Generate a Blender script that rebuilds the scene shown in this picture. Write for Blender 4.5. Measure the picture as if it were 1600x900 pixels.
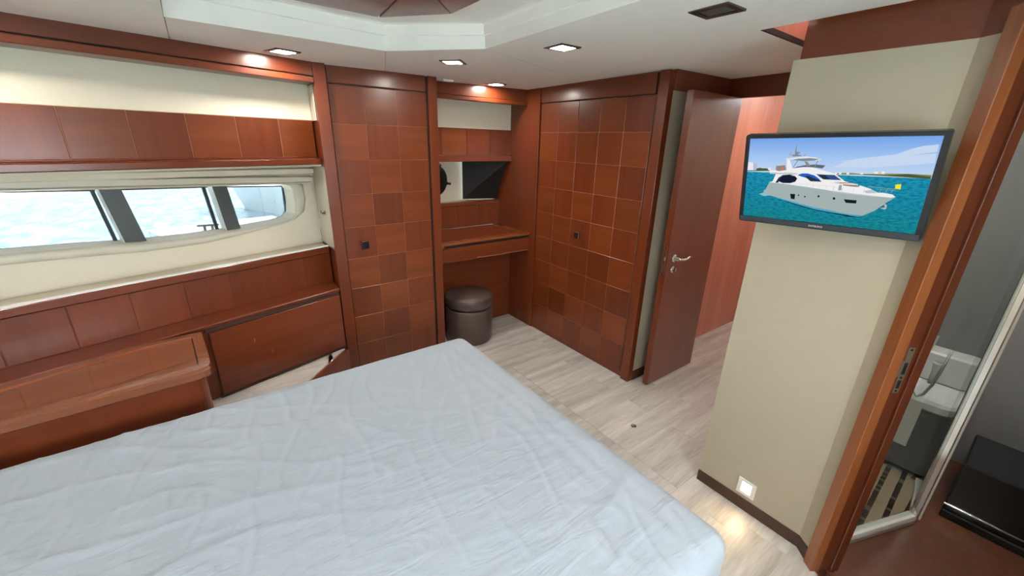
import bpy, bmesh, math, random
from mathutils import Vector, Matrix, noise

# ------------------------------------------------------------------ scene, camera, world, exposure
for o in list(bpy.data.objects): bpy.data.objects.remove(o)
scene = bpy.context.scene
COL = scene.collection
random.seed(7)

cam_data = bpy.data.cameras.new('camera')
cam_data.sensor_fit = 'HORIZONTAL'; cam_data.sensor_width = 36.0
cam_data.lens = 633.64 / 1600 * 36.0
cam_data.clip_start = 0.01; cam_data.clip_end = 500
cam = bpy.data.objects.new('camera', cam_data); COL.objects.link(cam)
_yaw, _pitch, _roll = 0.645566, 0.346004, 0.0265287
_F = Vector((math.sin(_yaw)*math.cos(_pitch), math.cos(_yaw)*math.cos(_pitch), -math.sin(_pitch)))
_R = Vector((math.cos(_yaw), -math.sin(_yaw), 0)); _U = _R.cross(_F)
_R2 = _R*math.cos(_roll) + _U*math.sin(_roll); _U2 = _U*math.cos(_roll) - _R*math.sin(_roll)
cam.matrix_world = Matrix(((_R2.x, _U2.x, -_F.x, 0), (_R2.y, _U2.y, -_F.y, 0), (_R2.z, _U2.z, -_F.z, 1.6), (0, 0, 0, 1)))
scene.camera = cam

scene.view_settings.view_transform = 'Standard'
scene.view_settings.look = 'None'
scene.view_settings.gamma = 1.0
scene.view_settings.use_curve_mapping = False
scene.view_settings.exposure = 0.46

SKY = 14.0
world = bpy.data.worlds.new('world'); scene.world = world; world.use_nodes = True
_bg = world.node_tree.nodes['Background']
_bg.inputs[0].default_value = (0.86, 0.94, 1.0, 1); _bg.inputs[1].default_value = SKY
sun_data = bpy.data.lights.new('sun', 'SUN'); sun_data.energy = 42.0; sun_data.angle = 0.01; sun_data.color = (1.0, 0.96, 0.9)
sun = bpy.data.objects.new('sun', sun_data); COL.objects.link(sun)
_sd = Vector((-math.cos(math.radians(17.0)), -math.sin(math.radians(17.0)), -1.9))      # high sun from over the bow, along the hull
sun.rotation_euler = _sd.to_track_quat('-Z', 'Y').to_euler(); sun.location = (0, 0, 30)
LAMP = 190.0          # radiance of the downlight lenses

TH = math.radians(17.0)                      # the hull side runs 17 degrees off the wardrobe front
HO = Vector((0.575, 2.565, 0)); HU = Vector((math.cos(TH), math.sin(TH), 0)); HN = Vector((-math.sin(TH), math.cos(TH), 0))
def hull(u, d, z=0): return HO + HU*u + HN*d + Vector((0, 0, z))

# ------------------------------------------------------------------ materials
MATS = {}
def nt(name):
    m = bpy.data.materials.new(name); m.use_nodes = True; MATS[name] = m
    t = m.node_tree; return m, t, t.nodes['Principled BSDF']
def N(t, kind, **kw):
    n = t.nodes.new(kind)
    for k, v in kw.items(): setattr(n, k, v)
    return n
def plain(name, col, rough=0.5, metal=0.0, coat=0.0, var=0.06, scale=30.0, bump=0.0, spec=0.5):
    m, t, b = nt(name)
    tc = N(t, 'ShaderNodeTexCoord'); no = N(t, 'ShaderNodeTexNoise'); no.inputs['Scale'].default_value = scale; no.inputs['Detail'].default_value = 4
    t.links.new(tc.outputs['Object'], no.inputs['Vector'])
    mx = N(t, 'ShaderNodeMix', data_type='RGBA')
    mx.inputs['A'].default_value = tuple(c*(1-var) for c in col)+(1,); mx.inputs['B'].default_value = tuple(min(1, c*(1+var)) for c in col)+(1,)
    t.links.new(no.outputs['Fac'], mx.inputs['Factor']); t.links.new(mx.outputs['Result'], b.inputs['Base Color'])
    b.inputs['Roughness'].default_value = rough; b.inputs['Metallic'].default_value = metal
    b.inputs['Coat Weight'].default_value = coat; b.inputs['Specular IOR Level'].default_value = spec
    if bump:
        bp = N(t, 'ShaderNodeBump'); bp.inputs['Strength'].default_value = bump; bp.inputs['Distance'].default_value = 0.002
        t.links.new(no.outputs['Fac'], bp.inputs['Height']); t.links.new(bp.outputs['Normal'], b.inputs['Normal'])
    return m
def wood(name, dark, light, axis='x', rough=0.32, coat=0.25, rnd=0.35, grain=14.0, stretch=0.06, bump=0.02, fine=0.35, crough=0.18):
    m, t, b = nt(name)
    tc = N(t, 'ShaderNodeTexCoord'); oi = N(t, 'ShaderNodeObjectInfo')
    mul = N(t, 'ShaderNodeMath', operation='MULTIPLY'); mul.inputs[1].default_value = 57.0
    t.links.new(oi.outputs['Random'], mul.inputs[0])
    ad = N(t, 'ShaderNodeVectorMath', operation='ADD')
    t.links.new(tc.outputs['Object'], ad.inputs[0]); t.links.new(mul.outputs[0], ad.inputs[1])
    mp = N(t, 'ShaderNodeMapping'); s = [1.0, 1.0, 1.0]; s['xyz'.index(axis)] = stretch; mp.inputs['Scale'].default_value = s
    t.links.new(ad.outputs[0], mp.inputs['Vector'])
    n1 = N(t, 'ShaderNodeTexNoise'); n1.inputs['Scale'].default_value = grain; n1.inputs['Detail'].default_value = 5; n1.inputs['Distortion'].default_value = 0.4
    n2 = N(t, 'ShaderNodeTexNoise'); n2.inputs['Scale'].default_value = grain*9; n2.inputs['Detail'].default_value = 3
    t.links.new(mp.outputs[0], n1.inputs['Vector']); t.links.new(mp.outputs[0], n2.inputs['Vector'])
    a = N(t, 'ShaderNodeMix', data_type='FLOAT'); a.inputs[0].default_value = fine
    t.links.new(n1.outputs['Fac'], a.inputs[2]); t.links.new(n2.outputs['Fac'], a.inputs[3])
    cr = N(t, 'ShaderNodeValToRGB'); cr.color_ramp.elements[0].position = 0.3; cr.color_ramp.elements[1].position = 0.72
    cr.color_ramp.elements[0].color = (*dark, 1); cr.color_ramp.elements[1].color = (*light, 1)
    t.links.new(a.outputs[0], cr.inputs['Fac'])
    mr = N(t, 'ShaderNodeMapRange'); mr.inputs['To Min'].default_value = 1-rnd; mr.inputs['To Max'].default_value = 1+rnd
    t.links.new(oi.outputs['Random'], mr.inputs['Value'])
    hs = N(t, 'ShaderNodeHueSaturation'); t.links.new(mr.outputs[0], hs.inputs['Value']); t.links.new(cr.outputs['Color'], hs.inputs['Color'])
    t.links.new(hs.outputs['Color'], b.inputs['Base Color'])
    b.inputs['Roughness'].default_value = rough; b.inputs['Coat Weight'].default_value = coat; b.inputs['Coat Roughness'].default_value = crough
    if bump:
        bp = N(t, 'ShaderNodeBump'); bp.inputs['Strength'].default_value = bump; bp.inputs['Distance'].default_value = 0.002
        t.links.new(a.outputs[0], bp.inputs['Height']); t.links.new(bp.outputs['Normal'], b.inputs['Normal'])
    return m
def emit(name, col, strength):
    m, t, b = nt(name); t.nodes.remove(b)
    e = N(t, 'ShaderNodeEmission'); e.inputs[0].default_value = (*col, 1); e.inputs[1].default_value = strength
    t.links.new(e.outputs[0], t.nodes['Material Output'].inputs['Surface']); return m
def glass(name, tint=(0.97, 0.99, 1.0), refl=0.06):
    m, t, b = nt(name); t.nodes.remove(b)
    tr = N(t, 'ShaderNodeBsdfTransparent'); tr.inputs[0].default_value = (*tint, 1)
    gl = N(t, 'ShaderNodeBsdfGlossy'); gl.inputs['Roughness'].default_value = 0.02
    mx = N(t, 'ShaderNodeMixShader'); mx.inputs[0].default_value = refl
    t.links.new(tr.outputs[0], mx.inputs[1]); t.links.new(gl.outputs[0], mx.inputs[2])
    t.links.new(mx.outputs[0], t.nodes['Material Output'].inputs['Surface']); return m

WD, WL = (0.1092, 0.0187, 0.0047), (0.1755, 0.0343, 0.0086)
wood('cherry_x', WD, WL, 'x', rnd=0.12); wood('cherry_z', WD, WL, 'z', rnd=0.12); wood('cherry_y', WD, WL, 'y', rnd=0.12)
wood('tile_x', (0.1365, 0.0265, 0.0055), (0.2044, 0.0468, 0.0101), 'x', rnd=0.14, fine=.25); wood('tile_z', (0.1154, 0.0203, 0.0047), (0.1778, 0.0359, 0.0086), 'z', rnd=0.14, fine=.25)
wood('tile_y', (0.1310, 0.0250, 0.0055), (0.1950, 0.0437, 0.0098), 'y', rnd=0.14, fine=.25)
wood('door_wood', (0.150, 0.033, 0.019), (0.210, 0.052, 0.031), 'z', rnd=0.0, rough=0.34, coat=0.6)
wood('hall_wood', (0.44, 0.150, 0.100), (0.64, 0.260, 0.185), 'z', rnd=0.0, rough=0.4, coat=0.1, grain=7)
wood('bath_floor', (0.085, 0.028, 0.017), (0.20, 0.075, 0.04), 'x', rnd=0.0, rough=0.3, grain=4, stretch=.5)
wood('plank', (0.36, 0.325, 0.285), (0.74, 0.70, 0.655), 'x', rough=0.42, coat=0.05, rnd=0.06, grain=11, stretch=0.10, bump=0.05, fine=0.32)
wood('top_wood', (0.175, 0.043, 0.012), (0.255, 0.072, 0.020), 'x', rnd=0.04, fine=0.15, rough=0.25, coat=1.0, crough=0.06)
wood('casing_wood_lit', (0.19, 0.052, 0.015), (0.29, 0.092, 0.027), 'z', rnd=0.0)  # cherry lightened to carry the light reflected off the casing
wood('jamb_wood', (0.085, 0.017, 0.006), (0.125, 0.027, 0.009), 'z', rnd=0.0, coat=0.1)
plain('joint', (0.10, 0.028, 0.012), 0.6)
plain('floor_joint', (0.20, 0.185, 0.17), 0.8)
plain('tile_joint', (0.40, 0.17, 0.085), 0.4)  # pale edge veneer, with the joint highlights put into its colour
plain('gap', (0.012, 0.006, 0.004), 0.7)
plain('plinth', (0.060, 0.024, 0.014), 0.5)
plain('cream', (0.76, 0.68, 0.535), 0.62, var=0.03, scale=60, bump=0.05)
plain('cream_gloss', (0.64, 0.57, 0.44), 0.22, var=0.02, coat=0.4)
plain('wall_vinyl', (0.405, 0.350, 0.258), 0.6, var=0.035, scale=14, bump=0.06)
plain('suede', (0.885, 0.845, 0.78), 0.9, var=0.04, scale=9, bump=0.08, spec=0.2)
plain('bezel', (0.66, 0.61, 0.50), 0.4, var=0.02)
plain('sheet_under', (0.60, 0.65, 0.68), 0.8)
plain('leather', (0.085, 0.056, 0.046), 0.33, var=0.12, scale=220, bump=0.15)
plain('chrome', (0.75, 0.75, 0.76), 0.12, 1.0, var=0.01)
plain('dark_chrome', (0.10, 0.09, 0.085), 0.25, 0.9, var=0.02)
plain('knob_metal', (0.30, 0.22, 0.21), 0.2, 1.0, var=0.02)
plain('black', (0.006, 0.005, 0.005), 0.6, var=0.02)
plain('black_gloss', (0.012, 0.013, 0.015), 0.12, var=0.02)
plain('bezel_grey', (0.035, 0.042, 0.052), 0.3, var=0.02)
plain('mullion', (0.075, 0.085, 0.085), 0.35, var=0.05)
plain('rubber', (0.012, 0.016, 0.022), 0.5)
plain('white_plastic', (0.75, 0.73, 0.68), 0.35, var=0.01)
plain('cord', (0.70, 0.68, 0.62), 0.6)
plain('gelcoat', (0.80, 0.81, 0.80), 0.2, var=0.01)
plain('shower_grey', (0.24, 0.24, 0.25), 0.35, var=0.08)
plain('shower_beige', (0.46, 0.36, 0.25), 0.45, var=0.12, scale=18)
plain('mosaic_dark', (0.03, 0.026, 0.022), 0.3); plain('mosaic_mid', (0.16, 0.13, 0.10), 0.3)
plain('concrete', (0.78, 0.77, 0.74), 0.7)
plain('chip', (0.62, 0.42, 0.30), 0.6)
plain('alu', (0.62, 0.63, 0.63), 0.3, 0.7, var=0.02)
glass('glass', (0.272, 0.288, 0.297), 0.04); glass('sky_glass', (0.55, 0.55, 0.55), 0.05); glass('clear_glass'); glass('shower_glass', (0.90, 0.93, 0.92), 0.10)  # hull glass tint dims the bright sea outside
emit('lens', (1.0, 0.945, 0.86), LAMP); emit('night_lens', (1.0, 0.70, 0.36), 80.0); emit('hall_lens', (1.0, 0.93, 0.86), LAMP*1.25); emit('bath_lens', (1.0, 0.95, 0.88), LAMP*1.2)

def sheet_material():
    m, t, b = nt('sheet')
    tc = N(t, 'ShaderNodeTexCoord')
    nz = N(t, 'ShaderNodeTexNoise'); nz.inputs['Scale'].default_value = 2.2; nz.inputs['Detail'].default_value = 6; nz.inputs['Distortion'].default_value = 1.4
    t.links.new(tc.outputs['Object'], nz.inputs['Vector'])
    mx = N(t, 'ShaderNodeMix', data_type='RGBA'); mx.inputs['A'].default_value = (0.322, 0.368, 0.420, 1); mx.inputs['B'].default_value = (0.368, 0.402, 0.448, 1)
    t.links.new(nz.outputs['Fac'], mx.inputs['Factor']); t.links.new(mx.outputs['Result'], b.inputs['Base Color'])
    b.inputs['Roughness'].default_value = 0.8; b.inputs['Sheen Weight'].default_value = 0.15; b.inputs['Specular IOR Level'].default_value = 0.25
    mp = N(t, 'ShaderNodeMapping'); mp.inputs['Rotation'].default_value = (0, 0, 0.6); mp.inputs['Scale'].default_value = (2.2, 9, 1)
    t.links.new(tc.outputs['Object'], mp.inputs['Vector'])
    w = N(t, 'ShaderNodeTexNoise'); w.inputs['Scale'].default_value = 2.0; w.inputs['Detail'].default_value = 7; w.inputs['Distortion'].default_value = 2.2
    t.links.new(mp.outputs[0], w.inputs['Vector'])
    bp = N(t, 'ShaderNodeBump'); bp.inputs['Strength'].default_value = 0.35; bp.inputs['Distance'].default_value = 0.012
    t.links.new(w.outputs['Fac'], bp.inputs['Height']); t.links.new(bp.outputs['Normal'], b.inputs['Normal'])
sheet_material()
def water_material():
    m, t, b = nt('sea_water')
    tc = N(t, 'ShaderNodeTexCoord')
    mp = N(t, 'ShaderNodeMapping'); mp.inputs['Scale'].default_value = (1.0, 0.45, 1); t.links.new(tc.outputs['Object'], mp.inputs['Vector'])
    nz = N(t, 'ShaderNodeTexNoise'); nz.inputs['Scale'].default_value = 2.6; nz.inputs['Detail'].default_value = 8; nz.inputs['Distortion'].default_value = 0.8
    t.links.new(mp.outputs[0], nz.inputs['Vector'])
    cr = N(t, 'ShaderNodeValToRGB'); cr.color_ramp.elements[0].position = 0.38; cr.color_ramp.elements[1].position = 0.55
    cr.color_ramp.elements[0].color = (0.20, 0.41, 0.49, 1); cr.color_ramp.elements[1].color = (0.46, 0.56, 0.59, 1)
    t.links.new(nz.outputs['Fac'], cr.inputs['Fac']); t.links.new(cr.outputs['Color'], b.inputs['Base Color'])
    b.inputs['Roughness'].default_value = 0.12
    bp = N(t, 'ShaderNodeBump'); bp.inputs['Strength'].default_value = 0.8; bp.inputs['Distance'].default_value = 0.15
    t.links.new(nz.outputs['Fac'], bp.inputs['Height']); t.links.new(bp.outputs['Normal'], b.inputs['Normal'])
water_material()

# ------------------------------------------------------------------ builders
ABS = {}            # absolute position of every object in its own frame (world axes or hull axes)
CACHE = {}
def tag(o, label=None, cat=None, group=None, kind=None):
    if label: o['label'] = label
    if cat: o['category'] = cat
    if group: o['group'] = group
    if kind: o['kind'] = kind
    return o
def place(o, pos, parent=None, fr=None, rot=None):
    pos = Vector(pos)
    COL.objects.link(o); ABS[o] = pos
    if parent is not None:
        o.parent = parent; o.location = pos - ABS[parent]
    elif fr == 'hull':
        o.location = hull(pos.x, pos.y, pos.z); o.rotation_euler = (0, 0, TH)
    else:
        o.location = pos
    if rot is not None: o.rotation_euler = rot
    return o
def root(name, pos, label, cat, group=None, fr=None, rot=None, kind=None):
    o = bpy.data.objects.new(name, None); o.empty_display_size = 0.05
    place(o, pos, None, fr, rot); return tag(o, label, cat, group, kind)
def me_from_bm(bm, name, mat, smooth=False):
    bmesh.ops.recalc_face_normals(bm, faces=bm.faces[:])
    me = bpy.data.meshes.new(name); bm.to_mesh(me); bm.free()
    for m in (mat if isinstance(mat, (list, tuple)) else [mat]): me.materials.append(MATS[m])
    if smooth:
        for p in me.polygons: p.use_smooth = True
    return me
def box(name, a, b, mat, parent=None, fr=None, bev=0.0015, seg=1, rot=None):
    """box from corner a to corner b (frame coordinates), origin in its middle"""
    d = tuple(round(abs(b[i]-a[i]), 5) for i in range(3)); key = (d, mat, bev, seg)
    if key not in CACHE:
        bm = bmesh.new(); bmesh.ops.create_cube(bm, size=1); bmesh.ops.scale(bm, vec=d, verts=bm.verts)
        if bev: bmesh.ops.bevel(bm, geom=bm.edges[:], offset=min(bev, min(d)*0.3), segments=seg, affect='EDGES')
        CACHE[key] = me_from_bm(bm, name, mat, seg > 1)
    o = bpy.data.objects.new(name, CACHE[key])
    return place(o, [(a[i]+b[i])/2 for i in range(3)], parent, fr, rot)
def mesh(name, verts, faces, mat, parent=None, fr=None, smooth=False, pos=None, rot=None):
    """mesh with frame coordinates; its origin is moved to pos (default: middle of the vertices)"""
    vs = [Vector(v) for v in verts]
    if pos is None:
        lo = Vector([min(v[i] for v in vs) for i in range(3)]); hi = Vector([max(v[i] for v in vs) for i in range(3)]); pos = (lo+hi)/2
    pos = Vector(pos)
    bm = bmesh.new(); bv = [bm.verts.new(v-pos) for v in vs]
    for f in faces:
        try: bm.faces.new([bv[i] for i in f])
        except ValueError: pass
    o = bpy.data.objects.new(name, me_from_bm(bm, name, mat, smooth))
    return place(o, pos, parent, fr, rot)
def prism(name, poly, lo, hi, mat, parent=None, fr=None, axis='z', bev=0.0, zf=None, smooth=False, rot=None):
    """extrude a polygon; axis z: poly is (x,y); axis y: poly is (x,z); axis x: poly is (y,z). zf adds a height field (axis z)"""
    n = len(poly); vs = []
    for h in (lo, hi):
        for p in poly:
            if axis == 'z': vs.append((p[0], p[1], h + (zf(*p) if zf else 0)))
            elif axis == 'y': vs.append((p[0], h, p[1]))
            else: vs.append((h, p[0], p[1]))
    fs = [list(range(n))[::-1], list(range(n, 2*n))] + [[i, (i+1) % n, (i+1) % n+n, i+n] for i in range(n)]
    o = mesh(name, vs, fs, mat, parent, fr, smooth, rot=rot)
    if bev:
        bm = bmesh.new(); bm.from_mesh(o.data)
        bmesh.ops.bevel(bm, geom=bm.edges[:], offset=bev, segments=1, affect='EDGES'); bm.to_mesh(o.data); bm.free()
    return o
def holed(name, outer, inner, d0, d1, mat, parent=None, fr=None, axis='y'):
    """slab with one hole: loops of 2-D points, filled between, extruded d0..d1"""
    bm = bmesh.new()
    def P(p, d): return (p[0], d, p[1]) if axis == 'y' else ((p[0], p[1], d) if axis == 'z' else (d, p[0], p[1]))
    rows = []
    for d in (d0, d1):
        lo = [bm.verts.new(P(p, d)) for p in outer]; li = [bm.verts.new(P(p, d)) for p in inner]; rows.append((lo, li))
        es = [bm.edges.new((l[i], l[(i+1) % len(l)])) for l in (lo, li) for i in range(len(l))]
        bmesh.ops.triangle_fill(bm, use_beauty=True, use_dissolve=False, edges=es)
    for k in (0, 1):
        a, b = rows[0][k], rows[1][k]
        for i in range(len(a)):
            j = (i+1) % len(a); bm.faces.new((a[i], a[j], b[j], b[i]))
    xs = [v.co.copy() for v in bm.verts]; c = Vector([(min(v[i] for v in xs)+max(v[i] for v in xs))/2 for i in range(3)])
    for v in bm.verts: v.co -= c
    o = bpy.data.objects.new(name, me_from_bm(bm, name, mat)); return place(o, c, parent, fr)
def lathe(name, prof, pos, mat, parent=None, fr=None, n=32, axis='z', smooth=True):
    vs, fs = [], []
    for r, h in prof:
        for i in range(n):
            a = 2*math.pi*i/n; x, y = r*math.cos(a), r*math.sin(a)
            vs.append({'z': (x, y, h), 'y': (x, h, y), 'x': (h, x, y)}[axis])
    m = len(prof)
    for k in range(m-1):
        for i in range(n): fs.append([k*n+i, k*n+(i+1) % n, (k+1)*n+(i+1) % n, (k+1)*n+i])
    fs.append(list(range(n))[::-1]); fs.append([(m-1)*n+i for i in range(n)])
    vs = [Vector(v)+Vector(pos) for v in vs]
    return mesh(name, vs, fs, mat, parent, fr, smooth, pos=pos)
def tube(name, pts, r, mat, parent=None, fr=None, n=8, closed=False):
    pts = [Vector(p) for p in pts]; vs, fs = [], []
    for i, p in enumerate(pts):
        a = pts[(i-1) % len(pts)] if (closed or i) else p; b = pts[(i+1) % len(pts)] if (closed or i < len(pts)-1) else p
        t = (b-a).normalized(); s = t.cross(Vector((0.13, 0.27, 0.95))).normalized(); q = t.cross(s)
        for k in range(n):
            an = 2*math.pi*k/n; vs.append(p + s*math.cos(an)*r + q*math.sin(an)*r)
    m = len(pts)
    for i in range(m if closed else m-1):
        for k in range(n): fs.append([i*n+k, i*n+(k+1) % n, ((i+1) % m)*n+(k+1) % n, ((i+1) % m)*n+k])
    if not closed: fs += [list(range(n))[::-1], [(m-1)*n+k for k in range(n)]]
    return mesh(name, vs, fs, mat, parent, fr, True)
def rrect(x0, x1, y0, y1, r, n=6, corners=(1, 1, 1, 1)):
    """rounded rectangle loop, corners: (x1,y1),(x0,y1),(x0,y0),(x1,y0)"""
    out = []
    for k, (cx, cy, sx, sy) in enumerate(((x1, y1, 1, 1), (x0, y1, -1, 1), (x0, y0, -1, -1), (x1, y0, 1, -1))):
        if not corners[k]: out.append((cx, cy)); continue
        for i in range(n+1):
            a = math.pi/2*(k + i/n); out.append((cx-sx*r+r*math.cos(a), cy-sy*r+r*math.sin(a)))
    return out
def hbox(name, u0, d0, d1, z0, z1, mat, parent=None, fr=None, bev=0.0, u1=None, gap=0.003):
    """box in the hull frame whose right end is cut flush with the wardrobe side"""
    e = lambda d: (0.3057*d - gap) if u1 is None else u1
    return prism(name, [(u0, d0), (e(d0), d0), (e(d1), d1), (u0, d1)], z0, z1, mat, parent, fr, bev=bev)
def struct(o): o['kind'] = 'structure'; return o
def zc(x, y): return 1.992 + 0.013*x - 0.012*y       # height of the headliner
PIC = [
('cloud',[(68,688),(857,848),(1578,963),(1856,1116),(2120,1204),(2419,1241),(2428,1040),(2037,968),(1596,871),(948,818)]),
('cloud',[(432,741),(1590,902),(2423,1001),(2439,729),(1164,566),(93,529)]),
('land',[(122,346),(565,384),(892,354),(1528,398),(2001,409),(2453,400),(2456,284),(1866,308),(1209,325),(683,326),(129,300)]),
('landdark',[(892,358),(1472,346),(1940,406),(2442,348),(2456,284),(1866,308),(1209,325),(914,332)]),
('building',[(175,371),(247,374),(257,315),(185,312)]),
('building',[(288,376),(359,379),(369,320),(298,317)]),
('building',[(491,385),(560,388),(570,330),(501,326)]),
('building',[(840,400),(906,403),(917,346),(850,343)]),
('building',[(1174,441),(1263,444),(1275,376),(1187,372)]),
('building',[(1336,454),(1415,457),(1430,379),(1351,375)]),
('buildingpink',[(1267,423),(1341,426),(1351,375),(1276,371)]),
('building',[(-2490,643),(-2388,646),(-2360,351),(-2489,346)]),
('building',[(-2424,603),(-2318,627),(-2291,354),(-2400,350)]),
('buildinggrey',[(-2316,602),(-2179,593),(-2174,352),(-2291,354)]),
('landdark',[(-2190,414),(-2078,449),(-1990,432),(-1868,436),(-1753,416),(-1746,349),(-2495,308),(-2488,340),(-2184,352)]),
('building',[(-1804,448),(-1721,461),(-1712,381),(-1796,377)]),
('hull',[(-1711,-76),(-1298,-74),(-635,-138),(15,-203),(653,-301),(975,-316),(1364,-328),(1702,-332),(1810,-311),(1633,-495),(1411,-772),(1129,-984),(907,-976),(322,-923),(460,-923),(-206,-852),(-780,-728),(-1384,-598),(-1698,-539),(-1870,-448),(-1856,-378),(-1806,-339)]),
('waterline',[(-1415,-590),(-779,-735),(-205,-862),(463,-939),(765,-966),(770,-997),(471,-986),(-198,-907),(-773,-778),(-1382,-622)]),
('waterline',[(322,-923),(1077,-1003),(1129,-984),(1097,-1012),(1028,-1033),(329,-965)]),
('hullshadow',[(-1382,-622),(-773,-778),(-198,-907),(471,-986),(770,-997),(775,-1029),(476,-1018),(-193,-940),(-768,-818)]),
('hullshadow',[(329,-965),(1027,-1028),(1090,-1020),(1067,-1048),(732,-1059),(332,-989)]),
('deck',[(-1713,-66),(-1602,-19),(-1527,245),(-1717,249),(-1743,374),(-1557,375),(-1451,353),(-1211,401),(-1241,760),(-1157,761),(-1035,465),(-723,508),(-512,530),(-79,409),(156,352),(351,218),(491,106),(589,81),(654,-307),(16,-209),(-634,-144),(-1297,-80)]),
('deck',[(159,115),(348,126),(526,67),(843,29),(878,-71),(902,-1),(1183,-94),(1339,-195),(1508,-192),(1731,-229),(1811,-300),(1702,-332),(1329,-327),(790,-297),(218,-261)]),
('deckshade',[(1021,-174),(1221,-114),(1354,-182),(1309,-220),(1103,-237)]),
('deckshade',[(212,-225),(786,-274),(1326,-309),(1701,-325),(1331,-336),(793,-313),(220,-273)]),
('deckshade',[(-1722,292),(-1534,300),(-1313,294),(-860,307),(-856,276),(-1307,245),(-1716,243)]),
('roof',[(-1294,799),(-932,849),(-667,877),(-400,845),(-232,783),(-334,748),(-698,718),(-919,744),(-1255,759)]),
('roofshade',[(-1086,753),(-898,794),(-553,819),(-290,794),(-437,742),(-752,717)]),
('windscreen',[(-1021,466),(-890,533),(-680,586),(-367,617),(-107,595),(-167,490),(-405,518),(-725,523)]),
('interior',[(-710,709),(-630,711),(-516,561),(-620,542)]),
('interior',[(-1551,528),(-1274,569),(-1211,401),(-1451,353),(-1544,388)]),
('dinghyred',[(-1385,485),(-1332,503),(-1313,417),(-1369,395)]),
('dome',[(-1195,994),(-1164,1040),(-1113,1010),(-1101,918),(-1143,877),(-1196,917)]),
('dome',[(-774,937),(-733,967),(-688,938),(-681,883),(-761,882)]),
('mast',[(-1094,927),(-1020,934),(-1028,1117),(-1015,1269),(-990,1117),(-989,1026),(-873,1012),(-869,981),(-934,966),(-916,929),(-832,912),(-828,881),(-1086,865)]),
('mast',[(-883,807),(-862,795),(-1008,498),(-1031,503)]),
('mast',[(-340,751),(-319,751),(-376,535),(-402,534)]),
('glass',[(-1409,-7),(-1366,127),(-1258,205),(-1075,233),(-916,199),(-844,123),(-891,7),(-1039,-51),(-1270,-59)]),
('glassdark',[(-1507,-63),(-1424,124),(-1304,222),(-1106,251),(-881,255),(-1103,226),(-1271,191),(-1371,94),(-1412,-57)]),
('glassblue',[(-858,244),(-722,304),(-561,311),(-367,258),(-221,157),(-127,53),(-443,50),(-566,154),(-736,199)]),
('glassdark',[(-626,198),(-523,235),(-408,178),(-186,96),(-133,53),(-443,50)]),
('glassblue2',[(-315,301),(-61,294),(191,294),(401,136),(-88,133),(-202,204)]),
('glassdark',[(-238,273),(-59,282),(89,143),(-89,139)]),
('deckshade',[(179,50),(348,82),(594,52),(596,37),(385,8)]),
('sunpad',[(377,62),(525,71),(738,62),(731,47),(548,45),(381,34)]),
('interior',[(462,5),(855,8),(858,-61),(749,-57),(468,-34)]),
('deckgrey',[(365,-37),(436,-9),(457,-195),(363,-202)]),
('port',[(-991,-428),(-834,-425),(-829,-615),(-946,-602)]),
('port',[(-703,-454),(-709,-478),(-730,-485),(-749,-470),(-752,-445),(-737,-428),(-715,-432)]),
('port',[(-506,-489),(-512,-513),(-532,-520),(-551,-506),(-555,-480),(-540,-463),(-518,-468)]),
('port',[(-106,-441),(-113,-472),(-139,-482),(-163,-463),(-168,-429),(-149,-407),(-122,-413)]),
('port',[(338,-477),(330,-515),(300,-527),(270,-504),(264,-463),(286,-436),(319,-443)]),
('port',[(564,-483),(905,-486),(905,-592),(636,-595)]),
('anchor',[(1496,-624),(1558,-496),(1582,-535),(1536,-608)]),
('anchor',[(1586,-512),(1665,-572),(1670,-685),(1624,-713),(1515,-679),(1629,-648)]),
('flag',[(1729,76),(1863,102),(1875,-54),(1736,-42)]),
('flagblue',[(1730,11),(1737,77),(1742,73),(1748,-39),(1734,-40)]),
('rail',[(1100,-21),(1778,-50),(1780,-61),(1102,-35)]),
('rail',[(1321,-95),(1786,-93),(1788,-102),(1322,-104)]),
('rail',[(1436,-75),(1449,-75),(1411,-211),(1397,-213)]),
('rail',[(1584,-65),(1597,-64),(1560,-199),(1547,-200)]),
('rail',[(1714,-55),(1727,-54),(1691,-188),(1678,-190)]),
('railg',[(-534,-76),(-520,-76),(-550,-197),(-563,-198)]),
('railg',[(-345,-75),(-332,-74),(-360,-198),(-373,-199)]),
('railg',[(-174,-74),(-161,-73),(-186,-200),(-199,-201)]),
('railg',[(34,-72),(46,-72),(23,-202),(10,-203)]),
('railg',[(249,-71),(261,-70),(240,-204),(227,-205)]),
('railg',[(-924,-60),(-483,-48),(46,-69),(326,-87),(327,-96),(47,-79),(-482,-57),(-923,-70)]),
('railg',[(232,-107),(247,-106),(224,-239),(209,-240)]),
('railg',[(480,-105),(494,-104),(473,-235),(458,-236)]),
('railg',[(775,-102),(789,-101),(770,-230),(755,-231)]),
('railg',[(1035,-100),(1049,-99),(1030,-226),(1016,-227)]),
('namepos',[(-1272,312),(-1006,307)]),
('wake',[(-2016,-513),(-1832,-452),(-1636,-534),(-1818,-584)]),
('horizon',[(-2504,297),(2456,284)])]
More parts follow.
